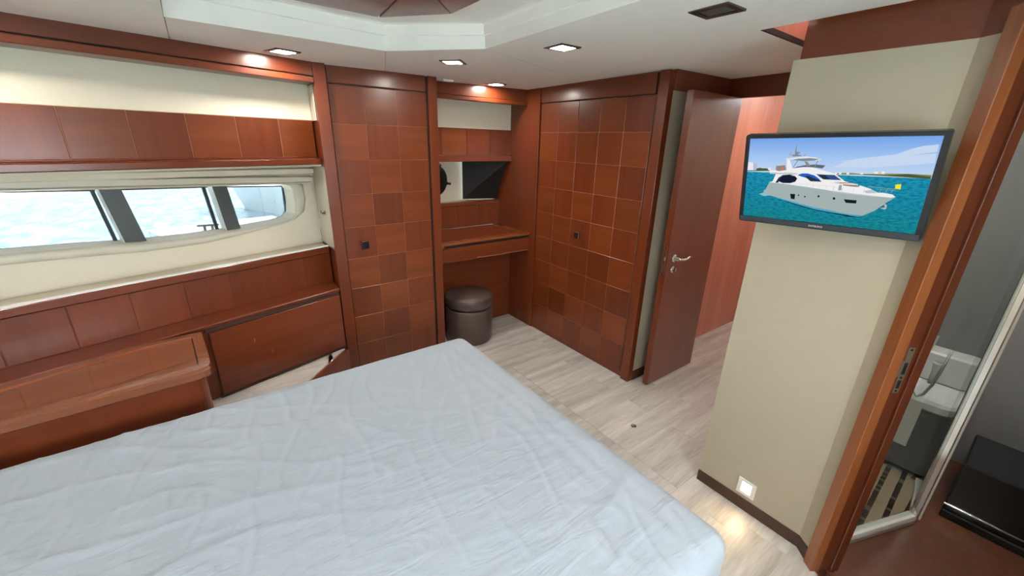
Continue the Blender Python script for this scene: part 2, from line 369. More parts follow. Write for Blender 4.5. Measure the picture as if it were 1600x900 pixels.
# ------------------------------------------------------------------ floor
floor = struct(box('floor', (-1.4, -0.75, -0.10), (5.2, 3.35, -0.006), 'floor_joint', bev=0))
YS = [-0.754 + 0.1545*i - 0.0275 for i in range(-1, 28)]
YS = [0.74 + 0.1545*k for k in range(-10, 17)]
for r in range(len(YS)-1):
    y0, y1 = YS[r], YS[r+1]
    rr = random.Random(r*13+5)
    if 0.73 < y0 < 2.0: cuts = [-1.35, -0.5+rr.random()*.5, 0.62+rr.random()*.3, 1.622, 2.02 if r % 2 else 2.33, 3.273 if r % 2 else 2.95, 4.1+rr.random()*.4, 5.15]
    else:
        x = -1.35; cuts = [x]; x += 0.3+rr.random()*0.9
        while x < 5.0: cuts.append(x); x += 1.2
        cuts.append(5.15)
    for i in range(len(cuts)-1):
        g = 0.0014 if abs(cuts[i]-1.622) < .001 or abs(cuts[i+1]-1.622) < .001 else 0.0004
        g2 = 0.0018 if abs(y0-0.74) < .002 else 0.0002
        if y1 > 3.3: continue
        box('plank', (round(cuts[i]+g, 4), y0+g2, -0.006), (round(cuts[i+1]-g, 4), y1-0.0002, 0.0), 'plank', floor, bev=0.0002)
fk = root('hatch_ring', (1.827, 1.166, 0.0), 'small round dark metal lift ring set in the grey floor', 'floor ring')
lathe('rim', [(0.017, 0), (0.017, 0.003), (0.0145, 0.005), (0.0125, 0.003)], (1.827, 1.166, 0), 'chrome', fk, n=24)
lathe('cup', [(0.0125, 0.0005), (0.0125, 0.0032), (0.006, 0.0026)], (1.827, 1.166, 0), 'black_gloss', fk, n=24)

# raised platform beside the bed with its wooden nosing
PZ = 0.285
plat = struct(prism('floor_platform', [(0.560, 2.555), (0.05, 2.045), (-0.20, 1.80), (-1.35, 1.80), (-1.35, 2.02), (-0.2, 2.37), (0.5, 2.59)], 0.001, PZ-0.005, 'plank'))
dv = Vector((0.7071, 0.7071, 0)); pn = Vector((0.7071, -0.7071, 0))
for k in range(5):
    y0 = 1.803 + 0.1545*k; y1 = min(y0+0.1535, 2.56); x1 = -0.20 + (y0-1.80)*1.0 - 0.004
    xa = (y1-2.02)/0.306 - 1.3 if y1 > 2.02 else -1.345
    if y0 > 2.5: continue
    prism('plank', [(max(xa, -1.345), y0), (x1, y0), (x1+(y1-y0), y1), (max(xa, -1.345), y1)], PZ-0.006, PZ, 'plank', plat)
a = Vector((0.562, 2.548, 0)); b2 = Vector((-0.14, 1.846, 0))
nose = prism('trim_1', [(p.x, p.y) for p in (a, b2, b2+pn*0.022, a+pn*0.022)], 0.001, PZ+0.006, 'cherry_x', bev=0.003); struct(nose)

# ------------------------------------------------------------------ headliner with its tray
A, B, Cc, D = (-0.002, 1.985), (0.785, 2.055), (1.118, 1.728), (1.118, 0.28)
B2, A2 = (0.785, -0.045), (-0.002, 0.02)
tray = [A, B, Cc, D, B2, A2]
def inset(poly, d):
    out = []
    n = len(poly)
    for i in range(n):
        p0, p1, p2 = Vector(poly[i-1]), Vector(poly[i]), Vector(poly[(i+1) % n])
        e1 = (p1-p0).normalized(); e2 = (p2-p1).normalized()
        n1 = Vector((e1.y, -e1.x)); n2 = Vector((e2.y, -e2.x))
        m = (n1+n2).normalized(); out.append(tuple(p1 + m*(d/max(0.3, m.dot(n1)))))
    return out
TZ = 2.082
loops = [[(x, y, zc(x, y)-0.001) for x, y in tray], [(x, y, 2.035) for x, y in inset(tray, 0.003)], [(x, y, 2.037) for x, y in inset(tray, 0.010)],
         [(x, y, TZ-0.016) for x, y in inset(tray, 0.012)], [(x, y, TZ-0.004) for x, y in inset(tray, 0.017)], [(x, y, TZ) for x, y in inset(tray, 0.030)]]
vs = [v for l in loops for v in l]; fs = []
for k in range(len(loops)-1):
    for i in range(6): fs.append([k*6+i, k*6+(i+1) % 6, (k+1)*6+(i+1) % 6, (k+1)*6+i])
fs.append([(len(loops)-1)*6+i for i in range(6)])
ceiling = struct(mesh('ceiling', vs, fs, 'suede'))
g = 0.0012
def cpanel(poly, name='ceiling_panel'):
    return prism(name, poly, 0.0, 0.02, 'suede', ceiling, zf=zc, bev=0.0)
def sh(poly, d=0.0013): return inset(poly, d)
BO, CO = (1.20, 3.30), (2.16, 2.146)
P1 = [(-1.4, -0.75), A2, A, (0.0, 2.95), (-1.4, 2.55)]
P2 = [A, B, (0.965, 2.55), (1.20, 3.20), (0.0, 2.95)]
P3 = [B, Cc, CO, (2.92, 2.45), (2.92, 3.32), (1.24, 3.32), (0.965, 2.55)]
P4 = [Cc, D, (1.70, 0.05), (1.735, 0.05), (1.735, 0.84), (2.16, 0.84), CO]
P4b = [(2.16, 0.84), (2.86, 0.84), (2.86, 2.43), CO]
P5 = [D, B2, (0.965, -0.75), (1.735, -0.75), (1.735, 0.035), (1.70, 0.05)]
P6 = [B2, A2, (-1.4, -0.75), (0.965, -0.75)]
def area(p): return sum(p[i-1][0]*p[i][1]-p[i][0]*p[i-1][1] for i in range(len(p)))
for P in (P1, P2, P3, P4, P4b, P5, P6):
    if area(P) > 0: P = P[::-1]
    cpanel(sh(P))
for a, b in (((-1.5, -0.85, 2.26), (1.735, 3.9, 2.30)), ((2.16, -0.85, 2.26), (5.3, 3.9, 2.30)), ((1.735, -0.85, 2.26), (2.16, 0.61, 2.30)), ((1.735, 0.845, 2.26), (2.16, 3.9, 2.30))):
    box('sky_block_slab', a, b, 'gap', ceiling, bev=0)  # unseen roof slabs, added to keep sky light from leaking in
# ceiling opening at the top of the television wall, lined with pinkish wood
struct(box('trim_2', (1.735, 0.832, 2.004), (2.16, 0.842, 2.022), 'gap', bev=0))
struct(box('wall_hatch', (1.735, 0.836, 2.022), (2.16, 0.845, 2.26), 'hall_wood', bev=0))
struct(box('wall_hatch_side', (2.15, 0.61, 2.02), (2.16, 0.832, 2.26), 'hall_wood', bev=0))
struct(box('wall_hatch_back', (1.856, 0.60, 2.03), (2.15, 0.61, 2.26), 'hall_wood', bev=0))
sk_ = root('added_window_3', (1.95, 0.73, 2.27), 'added unseen skylight pane that lights the ceiling opening', 'skylight', kind='structure')  # unseen skylight, added so daylight brightens the opening's lining
box('pane', (1.735, 0.61, 2.275), (2.16, 0.845, 2.281), 'sky_glass', sk_, bev=0)
# wooden panel in the tray
WZ = TZ-0.012
cp = root('ceiling_wood_panel', (0.45, 1.0, WZ), 'dark cherry wood panel set into the ceiling tray above the bed', 'ceiling panel')
E1, E2, E3 = (0.713, 1.908), (0.913, 1.662), (0.913, 0.36); E4, E5, E6 = (0.713, 0.11), (0.12, 0.12), (0.12, 1.90)
I1, I3, I4, I6 = (0.66, 1.49), (0.70, 1.43), (0.66, 0.60), (0.40, 1.0)
for nm, P in (('panel_board', [E6, (0.705, 1.908), (0.655, 1.40), (0.12, 1.40)]), ('panel_board', [E1, E2, (0.660, 1.40)]), ('panel_board', [E2, E3, (0.66, 0.62), (0.662, 1.395)]),
              ('panel_board', [E3, E4, (0.66, 0.615)]), ('panel_board', [E4, E5, (0.12, 0.615), (0.655, 0.615)]), ('panel_board', [(0.12, 1.395), (0.655, 1.395), (0.655, 0.62), (0.12, 0.62)])):
    if area(P) > 0: P = P[::-1]
    prism(nm, inset(P, 0.0012), WZ, TZ-0.0005, 'cherry_x', cp)

# ------------------------------------------------------------------ ceiling downlights
def downlight(x, y, label, rz=0.0, on=True):
    z = zc(x, y)
    t = root('downlight', (x, y, z), label, 'ceiling light', 'square downlights', rot=(0, 0, rz))
    f = holed('frame', [(x-.058, y-.058), (x+.058, y-.058), (x+.058, y+.058), (x-.058, y+.058)], [(x-.041, y-.041), (x+.041, y-.041), (x+.041, y+.041), (x-.041, y+.041)], z-0.004, z+0.0015, 'dark_chrome', t, axis='z')
    box('lens', (x-.0405, y-.0405, z-0.0028), (x+.0405, y+.0405, z+0.001), 'lens', t, bev=0)
    for s in (-1, 1): box('lens_clip', (x+s*.047-.006, y-.041, z-0.0055), (x+s*.047+.006, y+.041, z-0.0035), 'chrome', t)
    return t
downlight(0.41, 2.366, 'lit square downlight beside the header over the hull window', TH)
downlight(1.16, 2.10, 'lit square downlight over the single-width tiled wardrobe, at the tray corner', math.radians(-45))
downlight(1.366, 1.496, 'lit square downlight over the floor nearest the wide wardrobe and doorway')
downlight(1.81, 2.664, 'lit square downlight inside the vanity niche, the farthest one', 0.1)
for x, y, l in ((-0.62, 2.02, 'added unseen downlight above the nightstand end of the bed'), (0.41, -0.40, 'added unseen downlight by the added window on the opposite side'), (1.16, -0.15, 'added unseen downlight over the bathroom doorway'), (-0.62, -0.25, 'added unseen downlight above the head of the bed on the opposite side')):  # unseen downlights, added to even out the room light
    downlight(x, y, l)
x, y = 1.383, 0.816; z = zc(x, y)
t = root('ceiling_speaker', (x, y, z), 'dark grey rectangular grille flush in the ceiling by the television wall', 'grille')
holed('frame', [(x-.055, y-.064), (x+.055, y-.064), (x+.055, y+.064), (x-.055, y+.064)], [(x-.036, y-.046), (x+.036, y-.046), (x+.036, y+.046), (x-.036, y+.046)], z-0.005, z+0.0015, 'dark_chrome', t, axis='z')
box('grille_plate', (x-.0355, y-.0455, z-0.002), (x+.0355, y+.0455, z+0.001), 'mullion', t)
tag(box('ceiling_catch', (1.395, 2.665, zc(1.44, 2.70)-0.012), (1.475, 2.70, zc(1.44, 2.70)-0.0005), 'suede', bev=0.003), 'tiny cream catch under the ceiling at the niche header', 'catch')

# ------------------------------------------------------------------ hull side: wall, window, joinery  (frame: u along the hull, d outward, z up)
inner = [(-1.72, 1.20), (-1.66, 1.155), (-1.5, 1.135), (-1.25, 1.117), (-1.02, 1.103), (-0.8, 1.085), (-0.574, 1.079), (-0.354, 1.086), (-0.137, 1.099), (-0.075, 1.112), (-0.048, 1.138),
         (-0.038, 1.214), (-0.040, 1.285), (-0.056, 1.312), (-0.10, 1.322), (-0.45, 1.340), (-0.83, 1.358), (-1.25, 1.372), (-1.62, 1.378), (-1.70, 1.35)]
outer = [(-1.79, 1.17), (-1.72, 1.115), (-1.52, 1.090), (-1.26, 1.073), (-1.03, 1.060), (-0.80, 1.042), (-0.55, 1.040), (-0.33, 1.062), (-0.13, 1.088), (-0.055, 1.108), (0.010, 1.150),
         (0.030, 1.225), (0.026, 1.315), (0.000, 1.358), (-0.08, 1.368), (-0.45, 1.385), (-0.83, 1.402), (-1.25, 1.415), (-1.66, 1.420), (-1.77, 1.38)]
wall_left = struct(holed('wall_left', [(-2.1, 0.0), (0.13, 0.0), (0.13, 2.26), (-2.1, 2.26)], inner, 0.33, 0.47, 'cream', fr='hull'))
win = root('window_1', (-0.9, 0.33, 1.08), 'long hull window with cream surround and two dark slanted mullions', 'window', fr='hull', kind='structure')
# moulded surround
n = len(inner); loops = []
for s, d in ((1.0, 0.3305), (0.97, 0.322), (0.80, 0.314), (0.5, 0.311), (0.2, 0.313), (0.04, 0.320), (0.0, 0.336)):
    loops.append([(i[0]*(1-s)+o[0]*s, d, i[1]*(1-s)+o[1]*s) for i, o in zip(inner, outer)])
vs = [v for l in loops for v in l]; fs = [[k*n+i, k*n+(i+1) % n, (k+1)*n+(i+1) % n, (k+1)*n+i] for k in range(len(loops)-1) for i in range(n)]
mesh('surround', vs, fs, 'bezel', win, smooth=True)
# outer frame carrying the three panes
def pane(poly):
    q = poly if area(poly) < 0 else poly[::-1]
    holed('gasket', q, inset(q, 0.007), 0.445, 0.462, 'rubber', win)
    prism('pane', poly, 0.452, 0.457, 'glass', win, axis='y')
pane([(-0.440, 1.050), (-0.044, 1.062), (-0.037, 1.29), (-0.045, 1.303), (-0.465, 1.325)])
pane([(-0.876, 1.062), (-0.4405, 1.050), (-0.4655, 1.325), (-0.907, 1.340)])
pane([(-1.70, 1.13), (-0.8765, 1.062), (-0.9075, 1.340), (-1.70, 1.38)])
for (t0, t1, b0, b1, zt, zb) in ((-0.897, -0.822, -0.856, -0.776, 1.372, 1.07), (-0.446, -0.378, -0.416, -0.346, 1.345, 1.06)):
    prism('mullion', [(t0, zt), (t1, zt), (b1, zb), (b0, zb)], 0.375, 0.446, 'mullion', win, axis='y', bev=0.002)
    prism('mullion_lit_side', [(t0-.004, zt), (t0-.0005, zt), (b0-.0005, zb), (b0-.004, zb)], 0.380, 0.444, 'gelcoat', win, axis='y')  # pale strip paints the outside light on the mullion's side face
# the rest of the hull side behind the joinery
struct(box('wall_outer', (0.13, 0.44, 0.0), (3.3, 0.48, 2.26), 'cream', fr='hull', bev=0))

# header beam and lower trim
hd = root('header_beam', (-0.95, 0.0, 1.866), 'glossy cherry header beam under the ceiling along the hull window side', 'header', fr='hull')
hbox('beam', -1.95, 0.0, 0.12, 1.904, 1.972, 'cherry_x', hd)
hbox('shadow_gap', -1.95, 0.012, 0.12, 1.896, 1.9045, 'gap', hd)
hbox('trim_strip', -1.95, -0.012, 0.12, 1.868, 1.8965, 'cherry_x', hd, bev=0.003)
struct(hbox('wall_upper', -2.0, 0.176, 0.20, 1.60, 1.95, 'cream', fr='hull'))
struct(hbox('wall_upper_face', -2.0, 0.15, 0.176, 1.687, 1.93, 'cream', fr='hull'))
# overhead locker fronts
oc = root('overhead_locker', (-0.95, 0.14, 1.44), 'cherry wood overhead locker front with square panels above the hull window', 'locker', fr='hull')
hbox('backing', -1.97, 0.1445, 0.175, 1.452, 1.686, 'tile_joint', oc)
us = [-1.809, -1.602, -1.395, -1.188, -0.981, -0.775, -0.568, -0.359, -0.150, 0.043]
for i in range(len(us)-1):
    box('tile', (us[i]+.0012, 0.142, 1.488), (us[i+1]-.0012, 0.151, 1.684), ('tile_x', 'tile_z')[i % 2], oc, bev=0.002)
hbox('shelf_lip', -1.95, 0.035, 0.30, 1.450, 1.482, 'cherry_x', oc, bev=0.004)
box('shelf_edge', (-1.95, 0.125, 1.482), (0.030, 0.150, 1.490), 'cherry_x', oc)
hbox('underside', -1.95, 0.06, 0.328, 1.440, 1.450, 'cream', oc)
# folded blind under the locker
bl = root('window_blind', (-0.9, 0.27, 1.32), 'folded cream roller blind across the top of the hull window', 'blind', fr='hull')
def slant(name, u0, u1, zl, zr, h, d0, d1, mat, par):
    s = lambda u: zl + (zr-zl)*(u+1.0)/1.05
    return prism(name, [(u0, s(u0)), (u1, s(u1)), (u1, s(u1)+h), (u0, s(u0)+h)], d0, d1, mat, par, axis='y', bev=0.003)
slant('pelmet', -1.9, 0.070, 1.398, 1.385, 0.030, 0.255, 0.275, 'cream', bl)
slant('roll', -1.9, 0.062, 1.372, 1.335, 0.030, 0.262, 0.298, 'bezel', bl)
slant('bottom_bar', -1.9, 0.060, 1.358, 1.322, 0.010, 0.268, 0.290, 'cream_gloss', bl)
tube('bead_cord', [(0.048, 0.272, 1.34), (0.052, 0.262, 1.20), (0.054, 0.252, 1.05), (0.058, 0.245, 0.985), (0.064, 0.242, 0.965), (0.070, 0.245, 0.985), (0.066, 0.255, 1.05), (0.060, 0.266, 1.20), (0.053, 0.274, 1.34)], 0.0018, 'cord', bl)
# sill, lower panelling and shelf
ls = root('window_ledge', (-0.95, 0.0, 0.68), 'cherry wood ledge with square panels below the hull window', 'ledge', fr='hull')
hbox('sill_cap', -1.97, 0.150, 0.329, 0.915, 0.932, 'cream_gloss', ls)
hbox('top_rail', -1.97, 0.138, 0.168, 0.905, 0.945, 'cherry_x', ls, bev=0.004)
hbox('sill_highlight', -1.97, 0.140, 0.166, 0.945, 0.949, 'gelcoat', ls)  # white strip paints the highlight along the sill's front edge
hbox('backing', -1.97, 0.1475, 0.175, 0.70, 0.905, 'joint', ls)
us = [-1.96, -1.757, -1.552, -1.347, -1.142, -0.938, -0.734, -0.532, -0.329, -0.134, 0.045]
for i in range(len(us)-1):
    box('tile', (us[i]+.0012, 0.145, 0.707), (us[i+1]-.0012, 0.153, 0.903), 'tile_z' if i % 2 else 'cherry_z', ls, bev=0.002)
hbox('shelf', -1.95, -0.004, 0.155, 0.686, 0.706, 'cherry_x', ls, bev=0.004)
# drawer unit
dc = root('drawer_unit', (-0.4, 0.0, PZ), 'low cherry wood cabinet with one wide flat front beside the bed', 'cabinet', fr='hull')
hbox('body', -1.95, 0.022, 0.32, PZ+.001, 0.684, 'cherry_x', dc)
box('shadow_gap', (-0.73, 0.008, 0.664), (-0.004, 0.0225, 0.684), 'plinth', dc, bev=0)
box('drawer_front', (-0.718, 0.0, 0.306), (-0.008, 0.0222, 0.662), 'cherry_x', dc, bev=0.002)
box('plinth', (-0.73, 0.006, PZ+.001), (-0.004, 0.0225, 0.304), 'plinth', dc, bev=0)
tube('scratch', [(-0.527, -0.0004, 0.562), (-0.5245, -0.0004, 0.552), (-0.526, -0.0004, 0.544), (-0.531, -0.0004, 0.539)], 0.0006, 'chip', dc, n=5)
tube('scratch', [(-0.452, -0.0004, 0.444), (-0.446, -0.0004, 0.452), (-0.443, -0.0004, 0.458)], 0.0006, 'chip', dc, n=5)

# night stand
NR = math.radians(4.0)
ns = root('nightstand', (-0.55, 2.05, PZ), 'glossy cherry nightstand with raised rim and rounded corner beside the bed', 'nightstand', rot=(0, 0, NR))
NX, NY0, NY1, NZ = -0.118, 1.852, 2.262, 0.706
def nloc(p):                                            # hull line in the nightstand's own axes
    q = p - Vector((-0.55, 2.05, 0)); c, s_ = math.cos(-NR), math.sin(-NR)
    return (-0.55 + q.x*c - q.y*s_, 2.05 + q.x*s_ + q.y*c)
hl0, hl1 = nloc(hull(-0.95, -0.016)), nloc(hull(-1.62, -0.016))
def npoly(d, r):
    front = rrect(-1.0, NX-d, NY0+d, NY1-d, r, corners=(0, 0, 0, 1))       # (x1,y1),(x0,y1),(x0,y0),(x1,y0)...
    return [front[0], (hl0[0], NY1-d), (hl1[0], hl1[1]-d), (hl1[0], NY0+d)] + front[3:]
prism('body', npoly(0.028, 0.06), PZ+.001, NZ-0.055, 'cherry_x', ns)
prism('shadow_gap', npoly(0.036, 0.055), NZ-0.056, NZ-0.046, 'gap', ns)
prism('top', npoly(0.0, 0.05), NZ-0.047, NZ-0.010, 'top_wood', ns, bev=0.005)
def ccw(P): return P if area(P) < 0 else P[::-1]
hole = [(NX-0.040, NY1-0.037), (hl0[0]-.01, NY1-0.037), (hl1[0]+0.05, hl1[1]-0.037), (hl1[0]+0.05, NY0+0.045), (NX-0.040, NY0+0.045)]
holed('rim', ccw(npoly(0.003, 0.047)), ccw(hole), NZ-0.012, NZ, 'top_wood', ns, axis='z')
prism('inlay_gap', inset(ccw(hole), 0.0005), NZ-0.0105, NZ-0.0096, 'gap', ns)
prism('inlay', inset(ccw(hole), 0.004), NZ-0.011, NZ-0.0085, 'top_wood', ns)
# ------------------------------------------------------------------ single wardrobe
w1 = root('wardrobe', (0.95, 2.61, 0.0), 'three-tile-wide cherry wardrobe between the hull window and the vanity niche', 'wardrobe')
box('side_post', (0.575, 2.566, 0.001), (0.6395, 2.615, 1.974), 'cherry_z', w1)
box('side_panel', (0.581, 2.615, 0.001), (0.6395, 2.905, 1.972), 'cherry_z', w1)
box('side_liner', (0.5745, 2.58, 0.948), (0.5815, 2.905, 1.438), 'cream_gloss', w1, bev=0.001)
box('side_liner', (0.5745, 2.62, 1.684), (0.5815, 2.74, 1.868), 'cream', w1, bev=0.001)
box('shadow_gap', (0.6395, 2.622, 0.04), (0.6525, 2.66, 1.972), 'gap', w1, bev=0)
box('shadow_gap', (1.2395, 2.622, 0.04), (1.2535, 2.66, 1.972), 'gap', w1, bev=0)
box('carcass', (0.64, 2.66, 0.04), (1.253, 2.95, 1.95), 'joint', w1, bev=0)
box('header', (0.6525, 2.608, 1.884), (1.2395, 2.66, 1.974), 'cherry_x', w1, bev=0.002)
box('shadow_gap', (0.6525, 2.616, 1.877), (1.2395, 2.66, 1.884), 'gap', w1, bev=0)
box('side_post', (1.2535, 2.600, 0.001), (1.3145, 2.66, 1.974), 'cherry_z', w1)
box('side_panel', (1.2555, 2.66, 0.001), (1.3125, 3.16, 1.974), 'cherry_z', w1)
box('plinth', (0.6525, 2.63, 0.001), (1.2395, 2.66, 0.06), 'plinth', w1, bev=0)
dr = box('door', (0.6525, 2.6120, 0.06), (1.2395, 2.66, 1.877), 'tile_joint', w1)
TW, RH = 0.1957, 0.2016
LIGHT1 = {(0, 8), (2, 7), (1, 6), (2, 5), (0, 5), (1, 4), (2, 3), (0, 3), (1, 2), (0, 1), (2, 1)}
for r in range(9):
    zt = 1.876 - r*RH; zb = zt - RH
    for c in range(3):
        x0 = 0.6525 + c*TW
        box('tile', (round(x0+.0008, 4), 2.610, round(zb+.0008, 4)), (round(x0+TW-.0008, 4), 2.6160, round(zt-.0008, 4)), 'tile_x' if (c+r) % 2 else 'tile_z', dr, bev=0.0012)
kn = box('knob', (0.741, 2.578, 0.928), (0.789, 2.592, 0.982), 'knob_metal', dr, bev=0.003)
box('knob_face', (0.745, 2.5765, 0.932), (0.785, 2.5785, 0.978), 'black_gloss', kn)
lathe('knob_stem', [(0.009, 0.0), (0.009, 0.02)], (0.765, 2.5915, 0.955), 'chrome', kn, axis='y', n=16)

# ------------------------------------------------------------------ wide wardrobe
w2 = root('wardrobe', (2.2, 2.05, 0.0), 'five-tile-wide cherry wardrobe between the vanity niche and the open door', 'wardrobe')
box('side_panel', (2.190, 2.612, 0.001), (2.225, 3.24, 1.998), 'cherry_z', w2)
box('carcass', (2.24, 1.60, 0.05), (2.74, 2.60, 1.97), 'joint', w2, bev=0)
box('header', (2.196, 1.592, 1.885), (2.24, 2.606, 1.996), 'cherry_y', w2, bev=0.002)
box('shadow_gap', (2.206, 1.592, 1.879), (2.24, 2.606, 1.885), 'gap', w2, bev=0)
box('shadow_gap', (2.215, 2.604, 0.0405), (2.24, 2.6118, 1.99), 'gap', w2, bev=0)
box('shadow_gap', (2.235, 1.566, 0.0405), (2.242, 1.588, 1.99), 'gap', w2, bev=0)
box('side_post', (2.183, 1.500, 0.001), (2.2350, 1.566, 1.998), 'cherry_z', w2)
box('plinth', (2.204, 1.573, 0.001), (2.24, 2.6115, 0.0405), 'cherry_y', w2, bev=0.001)
CY = [2.6035, 2.402, 2.2005, 1.997, 1.792, 1.588]
RH2 = (1.8785-0.042)/9
doors = [box('door', (2.2020, 2.2025, 0.042), (2.24, 2.604, 1.8785), 'tile_joint', w2), box('door', (2.2020, 1.588, 0.042), (2.24, 2.1985, 1.8785), 'tile_joint', w2)]
for c in range(5):
    y1, y0 = CY[c], CY[c+1]
    for r in range(9):
        z0 = 0.042 + r*RH2
        box('tile', (2.200, round(y0+(.002 if c == 1 else .0008), 4), round(z0+.0008, 4)), (2.2060, round(y1-(.002 if c == 2 else .0008), 4), round(z0+RH2-.0008, 4)), 'tile_y' if (c+r) % 2 else 'tile_z', doors[0 if c < 2 else 1], bev=0.0012)
kn = box('knob', (2.168, 2.075, 0.930), (2.182, 2.125, 0.980), 'knob_metal', doors[1], bev=0.003)
box('knob_face', (2.1665, 2.079, 0.934), (2.1685, 2.121, 0.976), 'knob_metal', kn)
lathe('knob_stem', [(0.009, 0.0), (0.009, 0.02)], (2.1815, 2.10, 0.955), 'chrome', kn, axis='x', n=16)

# ------------------------------------------------------------------ vanity niche
XL, XR = 1.3155, 2.1895
nh = root('niche_header', (1.75, 2.78, 1.87), 'dark cherry header beam over the vanity niche', 'header')
box('beam', (XL, 2.775, 1.902), (XR, 2.82, 1.992), 'cherry_x', nh)
box('trim_strip', (XL, 2.765, 1.872), (XR, 2.82, 1.899), 'cherry_x', nh, bev=0.003)
box('shadow_gap', (XL, 2.785, 1.899), (XR, 2.82, 1.902), 'gap', nh, bev=0)
struct(box('wall_niche', (XL, 2.985, 1.55), (XR, 3.01, 1.99), 'cream', bev=0))
nl = root('niche_locker', (1.75, 2.98, 1.44), 'cherry locker front with square panels high in the vanity niche', 'locker')
box('backing', (XL, 2.979, 1.488), (XR, 2.9845, 1.69), 'tile_joint', nl, bev=0)
xs = [XL, 1.524, 1.747, 1.971, XR]
for i in range(4): box('tile', (xs[i]+.001, 2.969, 1.490), (xs[i+1]-.001, 2.980, 1.690), ('tile_z', 'tile_x', 'tile_z', 'cherry_z')[i], nl, bev=0.0015)
box('shelf_lip', (XL, 2.958, 1.440), (XR, 3.06, 1.487), 'cherry_x', nl, bev=0.003)
# window recess behind the vanity, running with the hull
q = [hull(0.65, 0.34), hull(1.47, 0.34)]
struct(prism('wall_recess', [(q[0].x, q[0].y), (q[1].x, q[1].y), (q[1].x-.01, q[1].y+.03), (q[0].x-.01, q[0].y+.03)], 1.05, 1.50, 'cream'))
bp = mesh('recess_panel', [(1.892, 3.300, 1.095), (1.892, 3.300, 1.438), (2.188, 3.02, 1.438), (2.188, 3.19, 1.095), (1.905, 3.315, 1.095), (1.905, 3.315, 1.438), (2.189, 3.05, 1.438), (2.189, 3.21, 1.095)],
     [[0, 1, 2, 3], [7, 6, 5, 4], [0, 4, 5, 1], [1, 5, 6, 2], [2, 6, 7, 3], [3, 7, 4, 0]], 'black')
tag(bp, 'black angled panel in the recess behind the vanity desk', 'panel')
pc = hull(1.165, 0.33, 1.275)
ph = root('porthole', pc, 'round black porthole with small latches in the vanity recess', 'porthole', rot=(0, 0, TH))
ABS[ph] = Vector((0, 0, 0))
lathe('cover', [(0.125, 0.008), (0.125, -0.006), (0.112, -0.014), (0.0, -0.016)], (0, 0, 0), 'black', ph, axis='y', n=48)
for an in (82, -14, 170, 255):
    a = math.radians(an); cx, cz = 0.128*math.cos(a), 0.128*math.sin(a)
    k = lathe('latch', [(0.014, 0.006), (0.014, -0.010), (0.008, -0.016), (0.008, -0.030), (0.012, -0.034), (0.010, -0.042)], (cx, 0, cz), 'knob_metal', ph, axis='y', n=16)
# desk
dk = root('vanity_desk', (1.75, 2.9, 0.0), 'built-in cherry vanity desk with chipped drawer front in the niche', 'desk')
box('back_panel', (XL, 2.955, 0.001), (XR, 2.975, 0.85), 'cherry_x', dk)
box('top', (XL, 2.672, 0.846), (XR, 3.165, 0.866), 'top_wood', dk, bev=0.004)
box('inlay', (XL+.03, 2.725, 0.8655), (XR-.085, 3.125, 0.8690), 'cherry_x', dk, bev=0.0015)
box('top_lip', (XL, 2.664, 0.832), (XL+.052, 2.700, 0.8675), 'top_wood', dk, bev=0.003)
box('shadow_gap', (XL, 2.69, 0.826), (XR, 2.71, 0.846), 'gap', dk, bev=0)
df = box('drawer_front', (XL, 2.676, 0.712), (XR, 2.700, 0.826), 'cherry_x', dk, bev=0.003)
box('drawer_box', (XL, 2.70, 0.715), (XR, 2.95, 0.846), 'gap', dk, bev=0)
rr = random.Random(3); pts = []
x = 1.66
while x < 2.185:
    pts.append((x, 2.6752, 0.7155 + 0.010*abs(noise.noise(Vector((x*14, 0.3, 0)))) + 0.014*max(0, noise.noise(Vector((x*5.0, 4.2, 0)))))); x += 0.008
tube('chipped_edge', pts, 0.0013, 'chip', df, n=5)
bs = root('desk_backsplash', (1.75, 3.15, 0.868), 'row of dark square wood panels behind the vanity desk top', 'panelling')
box('backing', (XL, 3.153, 0.868), (XR, 3.162, 1.062), 'tile_joint', bs, bev=0)
xs = [XL, 1.524, 1.748, 1.971, XR]
for i in range(4): box('tile', (xs[i]+.001, 3.143, 0.870), (xs[i+1]-.001, 3.154, 1.060), ('cherry_z', 'tile_z')[i % 2], bs, bev=0.0015)
box('sill', (XL, 3.138, 1.062), (XR, 3.19, 1.092), 'cherry_x', bs, bev=0.003)
struct(box('trim_3', (XL, 3.19, 1.062), (XR, 3.34, 1.088), 'cream', bev=0))
# stool
sc = (1.622, 2.752)
st = root('stool', (*sc, 0.0), 'round dark brown leather drum stool under the vanity desk', 'stool')
lathe('drum', [(0.180, 0.0), (0.192, 0.004), (0.196, 0.02), (0.196, 0.285), (0.190, 0.297), (0.15, 0.299)], (*sc, 0.001), 'leather', st, n=48)
lathe('seam_band', [(0.17, 0.297), (0.186, 0.298), (0.186, 0.308), (0.17, 0.309)], (*sc, 0.001), 'black', st, n=48)
sp = [(0.16, 0.307), (0.190, 0.309), (0.1975, 0.318), (0.199, 0.350), (0.197, 0.378), (0.188, 0.397), (0.170, 0.408), (0.140, 0.415), (0.09, 0.421), (0.04, 0.424), (0.001, 0.4245)]
lid = lathe('seat_cushion', sp, (*sc, 0.001), 'leather', st, n=48)
lathe('piping', [(0.1955, 0.385), (0.1985, 0.388), (0.1955, 0.392), (0.190, 0.3905)], (*sc, 0.001), 'leather', lid, n=48)

